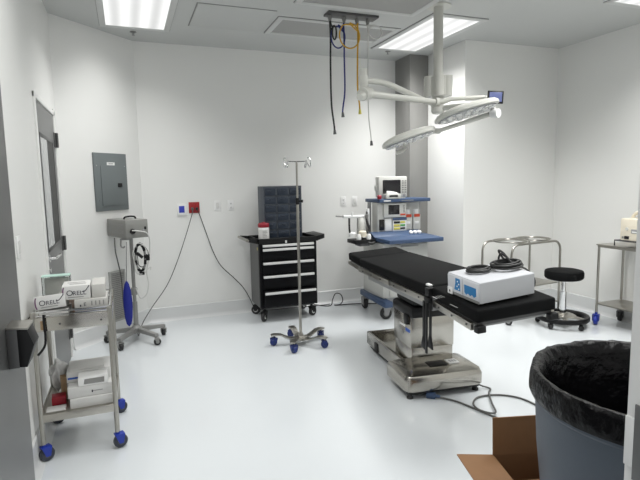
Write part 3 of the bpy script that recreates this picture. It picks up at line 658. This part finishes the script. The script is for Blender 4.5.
b.prism([(-.135, .052), (-.118, .040), (-.100, .052), (-.082, .040), (-.064, .052), (-.046, .040), (-.026, .052), (-.026, .098), (-.135, .098)], .0012, MF)
b.prism([(-.235, .045), (-.176, .045), (-.178, .118), (-.222, .118), (-.224, .085)], .0012, MF)
b.build('blue_display', W['esublue'], t)
b = B()
for (x, z) in ((-.20, .10), (-.19, .085), (-.205, .07), (-.19, .055)): b.lathe([(.005, 0), (.004, .002)], None, 10, MF @ Matrix.Translation((x, z, .0012)))
for k in range(4): b.box(-.300, -.25, 0, 0.0008, .06 + k * .016, .064 + k * .016, W['lgrey'], 0, MF)
b.box(-.125, -.05, 0, .0008, .105, .111, W['lgrey'], 0, MF); b.box(-.30, -.25, 0, .0008, .112, .118, W['grey'], 0, MF)
b.bm.verts.ensure_lookup_table()
b.build('panel_marks', W['white'], t)
def esup(x, y, z): return ME @ V((x, y, z))
t2 = thing('coiled_cable', 'black cable coil on the white electrosurgical unit, coil nearer the front panel', 'cable', (0, 0, 0), 0, 'black cable coils on the electrosurgical unit')
def coil(cx, cy, r, n, seed, zr, ry=.7):
    rnd = random.Random(seed); pts = []
    for k in range(n * 12):
        a = 2 * PI * k / 12; rr = r * (1 + .16 * math.sin(a * .37 + seed) + rnd.uniform(-.04, .04))
        pts.append(esup(cx + rr * math.cos(a), cy + ry * rr * math.sin(a), EH + .008 + zr * (k / (n * 12)) + .006 * math.sin(a * .53) ** 2))
    return pts
B().tube(coil(.135, .19, .066, 5, 1, .022), .0068, None, 7, smooth=2).build('cable', W['cord'], t2)
t2 = thing('coiled_cable', 'black cable coil on the white electrosurgical unit, coil with raised loop and tail', 'cable', (0, 0, 0), 0, 'black cable coils on the electrosurgical unit')
B().tube(coil(.315, .16, .088, 6, 4, .035), .0068, None, 7, smooth=2).build('cable', W['cord'], t2)
B().tube([esup(*p) for p in ((.33, .25, EH + .02), (.315, .23, EH + .06), (.315, .21, EH + .085), (.335, .20, EH + .07), (.355, .18, EH + .04), (.37, .16, EH + .015), (.36, .22, EH + .03), (.33, .24, EH + .08), (.325, .24, EH + .10), (.345, .22, EH + .08), (.372, .18, EH + .02))], .0065, None, 7, smooth=6).build('cable_loop', W['cord'], t2)
B().tube([esup(*p) for p in ((.35, .17, EH + .012), (.385, .10, EH + .010), (.402, .05, EH - .02), (.408, .03, .08), (.404, .03, .045), (.389, .04, .035))], .0055, None, 7, smooth=6).build('cable_tail', W['cord'], t2)

# table power cord on the floor
t = thing('table_power_cord', 'grey power cord with blue plug looping on the floor beside the table base', 'power cord')
B().tube([(1.955, 2.905, .014), (2.044, 2.802, .008), (2.089, 2.664, .008), (2.125, 2.53, .008), (2.19, 2.36, .008), (2.33, 2.22, .008), (2.45, 2.3, .008), (2.50, 2.50, .008), (2.485, 2.66, .008), (2.40, 2.755, .008), (2.29, 2.79, .008), (2.20, 2.775, .009), (2.12, 2.70, .012), (2.10, 2.60, .016), (2.16, 2.53, .018), (2.24, 2.66, .018), (2.33, 2.80, .016), (2.40, 2.87, .010), (2.36, 2.93, .02), (2.33, 3.02, .04)], .0065, None, 8, smooth=7).build('cord', W['gcord'], t)
b = B(); M = frame((1.93, 2.92, .02), (.75, -.66, 0), (0, 0, 1)); b.box(-.035, .03, -.02, .02, -.018, .02, None, .006, M); b.lathe([(.012, 0), (.008, .03)], None, 10, M @ frame((.03, 0, 0), (0, 1, 0), (1, 0, 0))); b.build('plug', W['cblue'], t)

# ------------------------------------------------------------------ surgical light
t = thing('surgical_light', 'white ceiling mounted surgical lamp with two LED heads and a small monitor', 'surgical lamp', (2.66, 3.95, 0))
L0 = V((2.66, 3.95, 0))
def lp(x, y, z): return V((x, y, z)) - L0
b = B(); b.cyl((0, 0, 2.40), (0, 0, HC), .042, None, 24); b.lathe([(.11, HC - .012), (.11, HC)], None, 28); b.build('ceiling_post', W['lampw'], t)
b = B(); b.lathe([(.10, 2.265), (.108, 2.272), (.108, 2.432), (.10, 2.442), (.05, 2.445)], None, 32)
for k in range(6):
    a = PI / 3 * k; b.cyl((.092 * math.cos(a), .092 * math.sin(a), 2.266), (.092 * math.cos(a), .092 * math.sin(a), 2.441), .043, None, 16)
b.build('hub_cover', W['lampw'], t)
b = B(); b.cyl((0, 0, 2.14), (0, 0, 2.27), .05, None, 20); b.lathe([(.045, 2.12), (.06, 2.14), (.06, 2.19), (.045, 2.20)], None, 20); b.build('hub_spindle', W['lampw'], t)
KN = lp(1.678, 3.45, 0)
b = B(); b.tube([(-.03, -.02, 2.20), (-.20, -.12, 2.205), (-.50, -.28, 2.245), (-.74, -.41, 2.272), (-.88, -.47, 2.272), V((KN.x, KN.y, 2.268))], .023, None, 12, smooth=4); b.build('extension_arm', W['lampw'], t)
b = B(); b.cyl((KN.x, KN.y, 2.18), (KN.x, KN.y, 2.35), .031, None, 18); b.lathe([(.033, 2.235), (.035, 2.24), (.035, 2.295), (.033, 2.30)], None, 18, Matrix.Translation((KN.x, KN.y, 0)))
b.build('arm_spindle', W['lampw'], t)
EL_ = lp(2.394, 3.581, 2.159); K2 = V((KN.x - .0, KN.y - .03, 2.168))
b = B(); dirv = (EL_ - K2).normalized(); b.tube([K2, along(K2, EL_, .25), EL_], .029, None, 14, r1=.022); b.build('spring_arm', W['lampw'], t)
cd = V((-.75, -.62, -.25)).normalized()
b = B(); b.tube([K2 + V((.05, .04, .012)), K2 + cd * .05], .046, None, 20); b.tube([K2 + cd * .05 + V((0, 0, -.01)), K2 + cd * .10 + V((0, 0, -.014))], .034, None, 18, r1=.024); b.build('joint_cap', W['lampw'], t)
EN = lp(2.768, 3.443, 2.192); R1 = lp(2.745, 3.36, 2.12)
b = B(); b.tube([EL_ - dirv * .02, EL_ + dirv * .03], .034, None, 16); b.tube([EL_, along(EL_, EN, .15) + V((0, 0, -.002)), along(EL_, EN, .3) + V((0, 0, .012)), EN], .026, None, 12, r1=.016); b.tube([EN, EN + V((.015, -.03, -.03)), R1 + V((0, 0, .0))], .018, None, 10, smooth=3); b.build('yoke_arm', W['lampw'], t)
# second arm, behind the first
J2 = lp(2.845, 3.44, 0)
b = B(); b.tube([(.02, -.02, 2.165), (.08, -.2, 2.165), (.14, -.4, 2.16), V((J2.x, J2.y, 2.15))], .024, None, 12, smooth=4); b.cyl((J2.x, J2.y, 2.06), (J2.x, J2.y, 2.17), .026, None, 16); b.build('second_extension_arm', W['lampw'], t)
c2 = lp(2.805, 3.36, 2.055)
b = B(); b.tube([V((J2.x, J2.y, 2.09)), V((J2.x, J2.y - .02, 2.07)), c2 + V((.01, .03, .01))], .03, None, 16); b.tube([c2 + V((-.01, .03, .0)), c2 + V((.008, -.03, -.004))], .036, None, 22); b.build('second_joint_cap', W['white'], t)
nk = lp(2.35, 3.49, 1.917); h2r = lp(2.27, 3.51, 1.905)
b = B(); b.tube([c2 + V((0, .05, 0)), along(c2 + V((0, .05, 0)), nk, .5), nk], .02, None, 12, r1=.015); b.tube([nk, h2r], .015, None, 12); b.lathe([(.02, -.02), (.022, 0), (.02, .02)], None, 14, frame(nk, (0, 0, 1), h2r - nk)); b.build('second_spring_arm', W['lampw'], t)
def head(c, ax, tilt, ln, wd, handle):
    """LED head: long petal shaped disc, x along ax, lenses on the underside"""
    n = V((0, 0, 1)); ax = V(ax).normalized(); side = n.cross(ax).normalized(); n = ax.cross(side).normalized()
    Mr = Matrix.Rotation(tilt, 3, ax); side = Mr @ side; n = Mr @ n
    M = Matrix(((ax.x, side.x, n.x, c.x), (ax.y, side.y, n.y, c.y), (ax.z, side.z, n.z, c.z), (0, 0, 0, 1)))
    def ring(k, z): return [M @ V((k * ln / 2 * math.copysign(abs(math.cos(a)) ** .85, math.cos(a)), k * wd / 2 * math.copysign(abs(math.sin(a)) ** .8, math.sin(a)) * (1 - .12 * math.cos(a)), z)) for a in [2 * PI * i / 40 for i in range(40)]]
    b = B(); b.ring_loft([ring(.93, -.020), ring(1, -.014), ring(1, .006), ring(.93, .022), ring(.7, .036), ring(.35, .044)]); h = b.build('lamp_housing', W['lampw'], t)
    b = B(); b.ring_loft([ring(.90, -.021), ring(.90, -.0265), ring(.88, -.029)], W['led'])
    for r_, n_ in ((0, 1), (.30, 6), (.58, 11), (.8, 15)):
        for i in range(n_):
            a = 2 * PI * i / n_ + r_; x, y = r_ * ln / 2 * math.cos(a), r_ * wd / 2 * math.sin(a) * .95
            b.lathe([(.026, 0), (.024, .006), (.012, .010)], W['chrome'] if (i % 2) else W['white'], 12, M @ frame((x, y, -.028), (1, 0, 0), (0, 0, -1)))
    b.build('led_lens', W['led'], h)
    if handle:
        b = B(); b.tube([M @ V(p) for p in ((-.05, .0, -.03), (-.05, 0, -.075), (-.08, 0, -.085), (-.13, 0, -.085))], .014, None, 10); b.build('sterile_handle', W['lampw'], h)
r_ = V((.9336, -.3578, 0))
ax = V((.9336 * .965, -.3578 * .965, .262))
head(lp(2.555, 3.40, 2.068), ax, math.radians(-5), .50, .46, False)
head(lp(2.115, 3.545, 1.868), V((.9336 * .95, -.3578 * .95, .30)), math.radians(-3), .43, .40, True)
mc = lp(2.785, 3.335, 2.175)
Mm = frame(mc, (.93, -.36, -.05), (-.36, -.93, .0))
b = B(); b.box(-.063, .063, -.05, .05, -.018, 0, None, .005, Mm); mo = b.build('monitor', W['black'], t)
b = B(); b.box(-.05, .05, -.036, .038, -.001, .002, None, .001, Mm); b.build('monitor_screen', W['mscreen'], mo)
b = B(); b.tube([mc + V((.0, .02, -.045)), mc + V((.01, .05, -.085)), V((J2.x, J2.y, 2.08))], .012, None, 8); b.build('monitor_arm', W['lampw'], t)

# ------------------------------------------------------------------ ring stand, stool, right cart
yr = math.radians(7)
t = thing('double_basin_stand', 'stainless double basin ring stand against the back right wall', 'basin stand', (4.03, 4.36, 0), yr)
hw, hd_ = .378, .20
for y in (-hd_, hd_):
    b = B(); zt = .845
    pts = [(-hw, y, .10), (-hw, y, zt - .10)] + [(-hw + .10 - .10 * math.cos(a), y, zt - .10 + .10 * math.sin(a)) for a in [PI / 2 * k / 5 for k in range(1, 6)]] + [(hw - .10 + .10 * math.sin(a), y, zt - .10 + .10 * math.cos(a)) for a in [PI / 2 * k / 5 for k in range(0, 6)]] + [(hw, y, .10)]
    b.tube(pts, .0125, None, 12); b.build('leg_frame', W['pole'], t)
for x in (-.18, .18):
    b = B(); b.tube([(x + .178 * math.cos(a), .178 * math.sin(a), .862) for a in [2 * PI * k / 36 for k in range(36)]], .008, None, 8, True); b.tube([(x + .16 * math.cos(a), .16 * math.sin(a), .855) for a in [2 * PI * k / 36 for k in range(36)]], .006, None, 8, True); b.build('basin_ring', W['pole'], t)
b = B(); b.box(-hw + .01, hw - .01, -hd_ + .01, hd_ - .01, .37, .385, None, .003); b.build('lower_shelf', W['steel'], t)
b = B()
for x in (-hw, hw): b.cyl((x, -hd_, .16), (x, hd_, .16), .0095, None, 10)
b.build('stretcher', W['pole'], t)
for x in (-hw, hw):
    for y in (-hd_, hd_): caster(t, x, y, .12, .036, .028, W['lgrey'], W['rubber'], 2.1)

t = thing('rolling_stool', 'round black rolling stool with a foot ring', 'stool', (4.18, 3.91, 0))
b = B(); b.lathe([(.165, .49), (.18, .50), (.188, .515), (.188, .56), (.18, .578), (.155, .585)], None, 36); b.build('seat', W['foam'], t)
b = B(); b.lathe([(.12, .478), (.12, .492)], None, 24); b.cyl((0, 0, .30), (0, 0, .48), .024, None, 18); b.cyl((0, 0, .10), (0, 0, .36), .033, None, 20); b.build('gas_column', W['chrome'], t)
b = B(); b.lathe([(.06, .092), (.11, .096), (.13, .106), (.11, .118), (.05, .122), (.045, .135)], None, 28)
for k in range(5):
    a = math.radians(20 + 72 * k); e = V((math.cos(a), math.sin(a), 0)); n = V((-e.y, e.x, 0)) * .018
    b.hexa([e * .08 - n + V((0, 0, .082)), e * .235 - n + V((0, 0, .066)), e * .235 + n + V((0, 0, .066)), e * .08 + n + V((0, 0, .082)), e * .08 - n + V((0, 0, .112)), e * .235 - n + V((0, 0, .082)), e * .235 + n + V((0, 0, .082)), e * .08 + n + V((0, 0, .112))])
b.build('base_spider', W['steel'], t)
b = B(); sec = [(.21, .064), (.248, .064), (.256, .075), (.256, .104), (.25, .114), (.225, .110), (.21, .095)]
b.ring_loft([[V((r * math.cos(a), r * math.sin(a), z)) for r, z in sec] for a in [2 * PI * k / 40 for k in range(40)]], None, False, True); b.build('foot_ring', W['black'], t)
for k in range(5):
    a = math.radians(-92 + 72 * k); caster(t, .233 * math.cos(a), .233 * math.sin(a), .07, .026, .03, W['black'], W['rubber'], a + .7)

t = thing('instrument_cart', 'steel two shelf cart with blue caster along the right wall', 'cart', (4.515, 3.79, 0))
cwx, cwy = .35, -.92
for x in (0, cwx):
    for y in (0, cwy):
        b = B(); b.cyl((x, y, .12), (x, y, .835), .0125, None, 12); b.build('leg', W['pole'], t)
b = B(); b.box(-.02, cwx + .02, cwy - .02, .02, .832, .846, None, .003); b.box(-.02, -.016, cwy, .0, .815, .835); b.build('top_shelf', W['steel'], t)
b = B(); b.box(-.008, cwx + .008, cwy - .008, .008, .215, .230, None, .003); b.build('lower_shelf', W['steel'], t)
for x in (0, cwx):
    for y in (0, cwy): caster(t, x, y, .13, .05, .04, W['blue'] if (x == 0 and y == 0) else W['dgrey'], W['blue'] if (x == 0 and y == 0) else W['rubber'], -2.6)
t = thing('device_riser', 'low wire riser on the right hand cart under the cream device', 'riser', (4.53, 3.27, .8455))
for x in (0, .32): B().tube([(x, 0, 0), (x, 0, .055), (x, .36, .055), (x, .36, 0)], .007).build('wire_leg', W['dgrey'], t)
b = B(); b.box(0, .32, .01, .35, .055, .062, None, .002); b.build('riser_top', W['dgrey'], t)
t = thing('portable_medical_device', 'cream medical device with carry handle on the right hand cart', 'medical device', (4.52, 3.28, .9085))
b = B(); b.box(0, .26, 0, .29, 0, .215, None, .014); b.build('housing', W['cream'], t)
b = B(); b.tube([(.13, .03, .20), (.13, .035, .24), (.13, .07, .27), (.13, .20, .27), (.13, .25, .24), (.13, .26, .20)], .016, None, 10, smooth=4); b.build('carry_handle', W['cream'], t)
b = B(); b.box(-.003, .002, .08, .17, .075, .115, W['grey'], .002); b.box(-.004, -.002, .09, .16, .082, .094, W['white']); b.lathe([(.017, 0), (.014, .004)], W['beige'], 18, frame((-.001, .215, .115), (0, 1, 0), (-1, 0, 0))); b.box(-.004, .002, .19, .24, .015, .045, W['screen'], .002); b.box(-.004, .002, .245, .265, .018, .04, W['lgrey'], .002); b.build('control_panel', W['grey'], t)

# ------------------------------------------------------------------ waste bin, liner, cardboard box
BC = V((1.580, 1.085, 0)); BR = .375; BZ = .875
t = thing('waste_bin', 'large blue grey round waste bin in the right foreground', 'waste bin', BC)
b = B(); b.lathe([(.285, .0), (.298, .01), (.316, .20), (.358, .60), (BR - .008, BZ - .10), (BR, BZ - .09), (BR, BZ - .005), (BR - .008, BZ), (BR - .014, BZ - .004), (BR - .03, BZ - .09), (.31, .5), (.27, .03), (.0, .03)], None, 56, cap=True); b.build('bin_body', W['bin'], t)
for a0 in (math.radians(-130), math.radians(50)):
    b = B(); e = V((math.cos(a0), math.sin(a0), 0)); n = V((-e.y, e.x, 0))
    pts = [e * (.352) - n * .07 + V((0, 0, .76)), e * .364 - n * .06 + V((0, 0, .68)), e * .364 - n * .03 + V((0, 0, .645)), e * .364 + n * .03 + V((0, 0, .645)), e * .364 + n * .06 + V((0, 0, .68)), e * .352 + n * .07 + V((0, 0, .76))]
    b.tube(pts, .014, None, 8, smooth=4); b.build('bin_handle', W['bin'], t)
# liner: inner bag surface, rolled lip, cuff hanging outside, all wrinkled
rnd = random.Random(3); seg = 110
ph = [rnd.uniform(0, 6.28) for _ in range(12)]
def wr(a, z): return .35 * math.sin(9 * a + ph[0] + 9 * z) + .3 * math.sin(17 * a + ph[1] - 14 * z) + .25 * math.sin(31 * a + ph[2] + 20 * z) + .2 * math.sin(47 * a + ph[3])
prof = [(.02, .10, .0), (.24, .09, .006), (.27, .25, .010), (.285, .45, .012), (.30, .62, .012), (.318, .74, .010), (BR - .035, BZ - .03, .006), (BR - .012, BZ + .006, .004), (BR + .005, BZ + .007, .004), (BR + .010, BZ - .015, .005), (BR + .013, BZ - .05, .006), (BR + .013, BZ - .065, .007), (BR + .009, BZ - .078, .007)]
rings = []
for r, z, am in prof:
    ring = []
    for k in range(seg):
        a = 2 * PI * k / seg; w_ = wr(a, z)
        low = (1 if z > BZ - .10 and r > BR else 0); zz = z + (.010 * math.sin(5 * a + ph[4]) + .012 * math.sin(13 * a + ph[5]) if r > BR + .015 else .004 * w_)
        rr = max(.01, r + am * w_ + (0 if r < BR else max(0, -am * w_) * .8)); ring.append(V((rr * math.cos(a), rr * math.sin(a), zz)))
    rings.append(ring)
b = B(); b.ring_loft(rings, None, False); tl = b.build('bin_liner', W['bag'], None, BC + V((0, 0, 0)), 80)
tag(tl, 'crinkled black plastic liner folded over the waste bin rim', 'bin liner')

yb = math.radians(-16)
t = thing('cardboard_box', 'open brown cardboard box on the floor beside the waste bin', 'cardboard box', (1.43, 1.69, 0), yb)
bw, bd, bh, th = .30, .205, .33, .005
b = B(); b.box(0, bw, -th, 0, 0, bh); b.box(0, bw, -bd, -bd + th, 0, bh); b.box(0, th, -bd, 0, 0, bh); b.box(bw - th, bw, -bd, 0, 0, bh); b.box(0, bw, -bd, 0, 0, th); b.build('box_body', W['card'], t)
def flap(P): B_ = B(); B_.hexa([V(p) for p in P]); B_.build('flap', W['card'], t)
flap([(.002, -th, bh), (bw - .002, -th, bh), (bw - .002, 0, bh), (.002, 0, bh), (.004, .008, bh + .165), (bw - .004, .008, bh + .165), (bw - .004, .013, bh + .165), (.004, .013, bh + .165)])
flap([(-.16, -bd + .004, bh + .012), (0, -bd + .002, bh - .002), (0, -.002, bh - .002), (-.16, -.004, bh + .012), (-.16, -bd + .004, bh + .017), (0, -bd + .002, bh + .003), (0, -.002, bh + .003), (-.16, -.004, bh + .017)])
flap([(.008, -bd + .03, bh - .17), (bw - .008, -bd + .03, bh - .17), (bw - .008, -bd + .034, bh - .17), (.008, -bd + .034, bh - .17), (.008, -bd + .006, bh), (bw - .008, -bd + .006, bh), (bw - .008, -bd + .010, bh), (.008, -bd + .010, bh)])

# ------------------------------------------------------------------ left utility cart and what it carries
UX, UY = -.512, 3.065
t = thing('utility_cart', 'narrow stainless two shelf cart with blue casters by the left wall', 'cart', (UX, UY, 0)); t.scale = (1, 1, 1.015)
cw, cdp = .385, .49
for x in (0, cw):
    for y in (0, cdp):
        b = B(); b.cyl((x, y, .10), (x, y, .835), .0135, None, 14); b.lathe([(.016, .832), (.013, .842)], None, 14, Matrix.Translation((x, y, 0))); b.build('leg', W['pole'], t)
b = B(); b.box(-.035, cw + .005, -.005, cdp + .005, .79, .80, None, .002)
b.box(-.035, cw + .006, -.010, -.004, .735, .812, None, .002); b.box(-.006, cw + .006, cdp + .004, cdp + .010, .735, .80, None, .002); b.box(-.035, -.029, -.004, cdp, .735, .80); b.box(cw + .004, cw + .010, 0, cdp, .735, .80)
for x in (.13, .34): b.lathe([(.006, 0), (.004, .003)], W['dgrey'], 10, frame((x, -.010, .77), (1, 0, 0), (0, -1, 0)))
b.box(.035, .06, -.012, -.009, .745, .795, W['tan']); b.build('top_shelf', W['steelh'], t)
b = B(); b.tube([(0, 0, .84), (cw, 0, .84), (cw, cdp, .84), (0, cdp, .84)], .005, None, 8, True); b.tube([(0, 0, .82), (cw, 0, .82), (cw, cdp, .82), (0, cdp, .82)], .004, None, 8, True); b.build('guard_rail', W['chrome'], t)
b = B(); b.box(0, cw, 0, cdp, .250, .262, None, .002); b.box(-.008, cw + .008, -.008, -.002, .225, .268, None, .002); b.box(cw + .002, cw + .008, 0, cdp, .225, .268); b.box(-.008, -.002, 0, cdp, .225, .268); b.box(0, cw, cdp + .002, cdp + .008, .225, .268); b.build('lower_shelf', W['steel'], t)
for x, y, a in ((0, 0, .5), (cw, 0, .3), (0, cdp, .2), (cw, cdp, .4)): caster(t, x, y, .11, .040, .03, W['blue'], W['wheel'], a, W['dgrey'])
# strap hung on the front rail
tag(B().tube([(UX + .055, UY - .016, .842), (UX + .055, UY - .022, .80), (UX + .056, UY - .022, .70), (UX + .045, UY - .03, .66), (UX + .015, UY - .035, .625)], .0065, None, 8, smooth=3).build('black_strap', W['black']), 'thin black strap hooked over the front rail of the utility cart', 'strap')

def carton(name, label, cat, o, x_dir, sx, sy, sz, m='paper', up=(0, 0, 1), group=None, paint=None, part='carton'):
    """printed carton: o = front left bottom corner"""
    M = frame(o, x_dir, up)
    t = thing(name, label, cat, (0, 0, 0), 0, group); t.matrix_world = M
    b = B(); b.box(0, sx, 0, sy, 0, sz, W[m], .002); b.build(part, W[m], t)
    if paint:
        b = B(); paint(b, sx, sy, sz); b.build('printing', W['print'], t)
    return t
def FR(sx=0): return Matrix(((1, 0, 0, 0), (0, 0, -1, -.0006), (0, 1, 0, 0), (0, 0, 0, 1)))     # front face: x right, y up
def glove_print(b, sx, sy, sz):
    M = FR()
    b.text('O', sz * .56, M @ Matrix.Translation((sx * .14, sz * .30, 0)), W['print'])
    b.text('RELL', sz * .44, M @ Matrix.Translation((sx * .36, sz * .31, 0)), W['print'])
    def arc(pts, w_, m):
        for (x0, y0), (x1, y1) in zip(pts, pts[1:]):
            dx, dy = x1 - x0, y1 - y0; L = math.hypot(dx, dy); nx, ny = -dy / L * w_, dx / L * w_
            b.prism([(x0 - nx, y0 - ny), (x1 - nx, y1 - ny), (x1 + nx, y1 + ny), (x0 + nx, y0 + ny)], .0006, M, m)
    arc([(sx * .03 + .05 * sx * (1 - math.cos(a)), sz * (.5 + .42 * math.sin(a))) for a in [-1.4 + .35 * k for k in range(9)]], .003, W['purple'])
    arc([(sx * .70, sz * .55), (sx * .78, sz * .52), (sx * .86, sz * .66), (sx * .97, sz * .95)], .0022, W['print'])
    b.box(sx * .2, sx * .75, -.0011, 0, sz * .14, sz * .19, W['lgrey'])
    b.box(sx * .25, sx * .85, sy * .3, sy * .42, sz, sz + .0008, W['lgrey']); b.box(sx * .15, sx * .8, sy * .6, sy * .68, sz, sz + .0008, W['lgrey'])
TZ = .8125
# left glove box leans on a flat pack; right glove box lies on two clear packs
carton('flat_pack', 'thin white flat pack under the tilted glove box on the cart', 'pack', (UX + .025, UY + .035, TZ), (1, -.03, 0), .145, .17, .036, 'paper')
carton('glove_box', 'tilted white glove box with dark lettering, left one on the cart top', 'glove box', (UX + .008, UY + .04, TZ + .042), (1, -.02, .08), .155, .13, .075, 'paper', (-.08, .16, 1), 'lettered glove boxes on the cart', glove_print)
def pack_print(b, sx, sy, sz):
    M = FR(); b.text('E', sz * .5, M @ Matrix.Translation((sx * .27, sz * .35, 0)), W['print']); b.box(sx * .16, sx * .2, sz * .3, sz * .5, 0, .0006, W['print'], 0, M)
    for k in range(4): b.box(sx * (.5 + .12 * k), sx * (.54 + .12 * k), sz * .35, sz * .8, 0, .0006, W['lgrey'], 0, M)
    b.box(0, sx, 0, sz * .12, 0, .0006, W['bprint'], 0, M)
carton('supply_pack', 'pale printed supply pack at the bottom of the stack on the cart top', 'pack', (UX + .205, UY + .035, TZ), (1, .02, 0), .17, .20, .026, 'carton', group='packs under the right glove box')
carton('supply_pack', 'pale supply pack with a dark letter directly under the right glove box', 'pack', (UX + .205, UY + .032, TZ + .027), (1, .02, 0), .172, .20, .057, 'carton', group='packs under the right glove box', paint=pack_print)
carton('glove_box', 'white glove box with dark lettering atop the packs, right one on the cart', 'glove box', (UX + .145, UY + .05, TZ + .0855), (1, .02, 0), .145, .17, .078, 'paper', (-.02, -.0, 1), 'lettered glove boxes on the cart', glove_print)
carton('plain_carton', 'plain pale carton beside the right glove box on the packs', 'carton', (UX + .296, UY + .06, TZ + .0855), (1, .02, 0), .072, .24, .074, 'carton')
t = thing('acrylic_holder', 'clear acrylic holder with pale green rim at the back of the cart', 'acrylic holder', (UX + .005, UY + .34, TZ))
b = B(); b.box(0, .155, 0, .003, 0, .178); b.box(0, .155, .07, .073, 0, .178); b.box(0, .003, .003, .07, 0, .178); b.box(.152, .155, .003, .07, 0, .178); b.box(.004, .151, .004, .07, 0, .004); b.build('clear_walls', W['acrylic'], t)
b = B(); b.box(0, .155, -.001, .074, .178, .183); b.build('rim', W['acryledge'], t)
B().box(.01, .145, .03, .05, .005, .165, None, .003).build('paper_insert', W['carton'], t)
t = tag(B().box(0, .09, 0, .05, 0, .085, None, .003).build('pink_carton', mat('pale_pink_card', (.62, .48, .42), .6), None, (UX + .10, UY + .245, TZ)), 'small pale pink carton behind the tilted glove box', 'carton')
# lower shelf
LZ = .2665
def line_print(b, sx, sy, sz):
    M = FR(); b.box(sx * .56, sx * .78, sz * .42, sz * .5, 0, .0006, W['grey'], 0, M); b.box(sx * .53, sx * .56, sz * .32, sz * .56, 0, .0006, W['print'], 0, M)
def blue_print(b, sx, sy, sz):
    M = FR(); b.box(sx * .02, sx * .60, sz * .30, sz * .48, 0, .0006, W['bprint'], 0, M)
g_ = 'white boxes piled on the lower shelf'
carton('white_box', 'plain white box at the bottom of the pile on the cart lower shelf', 'box', (UX + .145, UY + .03, LZ), (1, .03, 0), .225, .30, .055, 'paper', group=g_)
carton('white_box', 'white box with a small dark print line, second from the bottom of the pile', 'box', (UX + .135, UY + .045, LZ + .0565), (1, .03, 0), .235, .29, .062, 'paper', group=g_, paint=line_print)
carton('white_box', 'white box with a blue stripe at the top of the pile', 'box', (UX + .125, UY + .135, LZ + .120), (1, .02, 0), .235, .22, .062, 'paper', group=g_, paint=blue_print)
t = thing('boxed_instrument', 'white instrument with grey front window on the pile of white boxes', 'instrument', (UX + .19, UY + .048, LZ + .1195))
b = B(); b.hexa([V(p) for p in ((0, 0, 0), (.16, 0, 0), (.16, .075, 0), (0, .075, 0), (.0, .015, .045), (.16, .015, .05), (.155, .075, .06), (0, .075, .06))], None, .005); b.build('housing', W['white'], t)
b = B(); b.hexa([V(p) for p in ((.03, .001, .010), (.14, .001, .010), (.14, .004, .010), (.03, .004, .010), (.035, .010, .036), (.14, .010, .038), (.14, .013, .038), (.035, .013, .036))]); b.build('window', W['lgrey'], t)
carton('paper_leaflet', 'white paper leaflet on top of the blue striped box', 'leaflet', (UX + .14, UY + .15, LZ + .183), (1, .08, 0), .19, .16, .006, 'paper')
# crumpled film
rnd = random.Random(5); bm = bmesh.new(); bmesh.ops.create_icosphere(bm, subdivisions=4, radius=1)
for v in bm.verts:
    c = v.co; k = 1 + .14 * math.sin(7 * c.x + 3 * c.z) + .12 * math.sin(9 * c.y - 5 * c.x) + rnd.uniform(-.05, .05); v.co = V((c.x * .05 * k, c.y * .07 * k, .095 + c.z * .088 * k))
for f in bm.faces: f.smooth = True
mn = min(v.co.z for v in bm.verts)
for v in bm.verts: v.co.z -= mn
b = B(); b.bm.free(); b.bm = bm; tag(b.build('plastic_wrap', W['film'], None, (UX + .062, UY + .34, LZ), 180), 'crumpled clear plastic wrap at the back left of the lower shelf', 'plastic wrap')
carton('red_box', 'small dark red box at the left of the lower shelf', 'box', (UX + .04, UY + .12, LZ), (1, .1, 0), .075, .08, .045, 'redlid')
carton('tan_card', 'small tan card piece between plastic wrap and white boxes', 'card', (UX + .085, UY + .205, LZ), (1, .2, 0), .03, .05, .135, 'tan')
carton('paper_sheet', 'white paper sheet lying in front of the red box', 'paper sheet', (UX + .02, UY + .03, LZ), (1, .05, 0), .10, .08, .004, 'paper')

# ------------------------------------------------------------------ world, camera, view
w = bpy.data.worlds.new('World'); sc.world = w; w.use_nodes = True
w.node_tree.nodes['Background'].inputs[0].default_value = (.75, .77, .80, 1); w.node_tree.nodes['Background'].inputs[1].default_value = .35
cam = bpy.data.cameras.new('Camera'); co = bpy.data.objects.new('Camera', cam); COL.objects.link(co)
cam.sensor_width = 36; cam.lens = 505 / 640 * 36; cam.clip_start = .02
R_ = V((.9336, -.3578, -.0191)); U_ = V((.0584, .0993, .9933)); D_ = V((.3535, .9285, -.1136))
co.matrix_world = Matrix(((R_.x, U_.x, -D_.x, 0), (R_.y, U_.y, -D_.y, 0), (R_.z, U_.z, -D_.z, 1.53), (0, 0, 0, 1)))
sc.camera = co
vs = sc.view_settings; vs.view_transform = 'Standard'; vs.look = 'None'; vs.gamma = 1; vs.use_curve_mapping = False; vs.exposure = 1.04
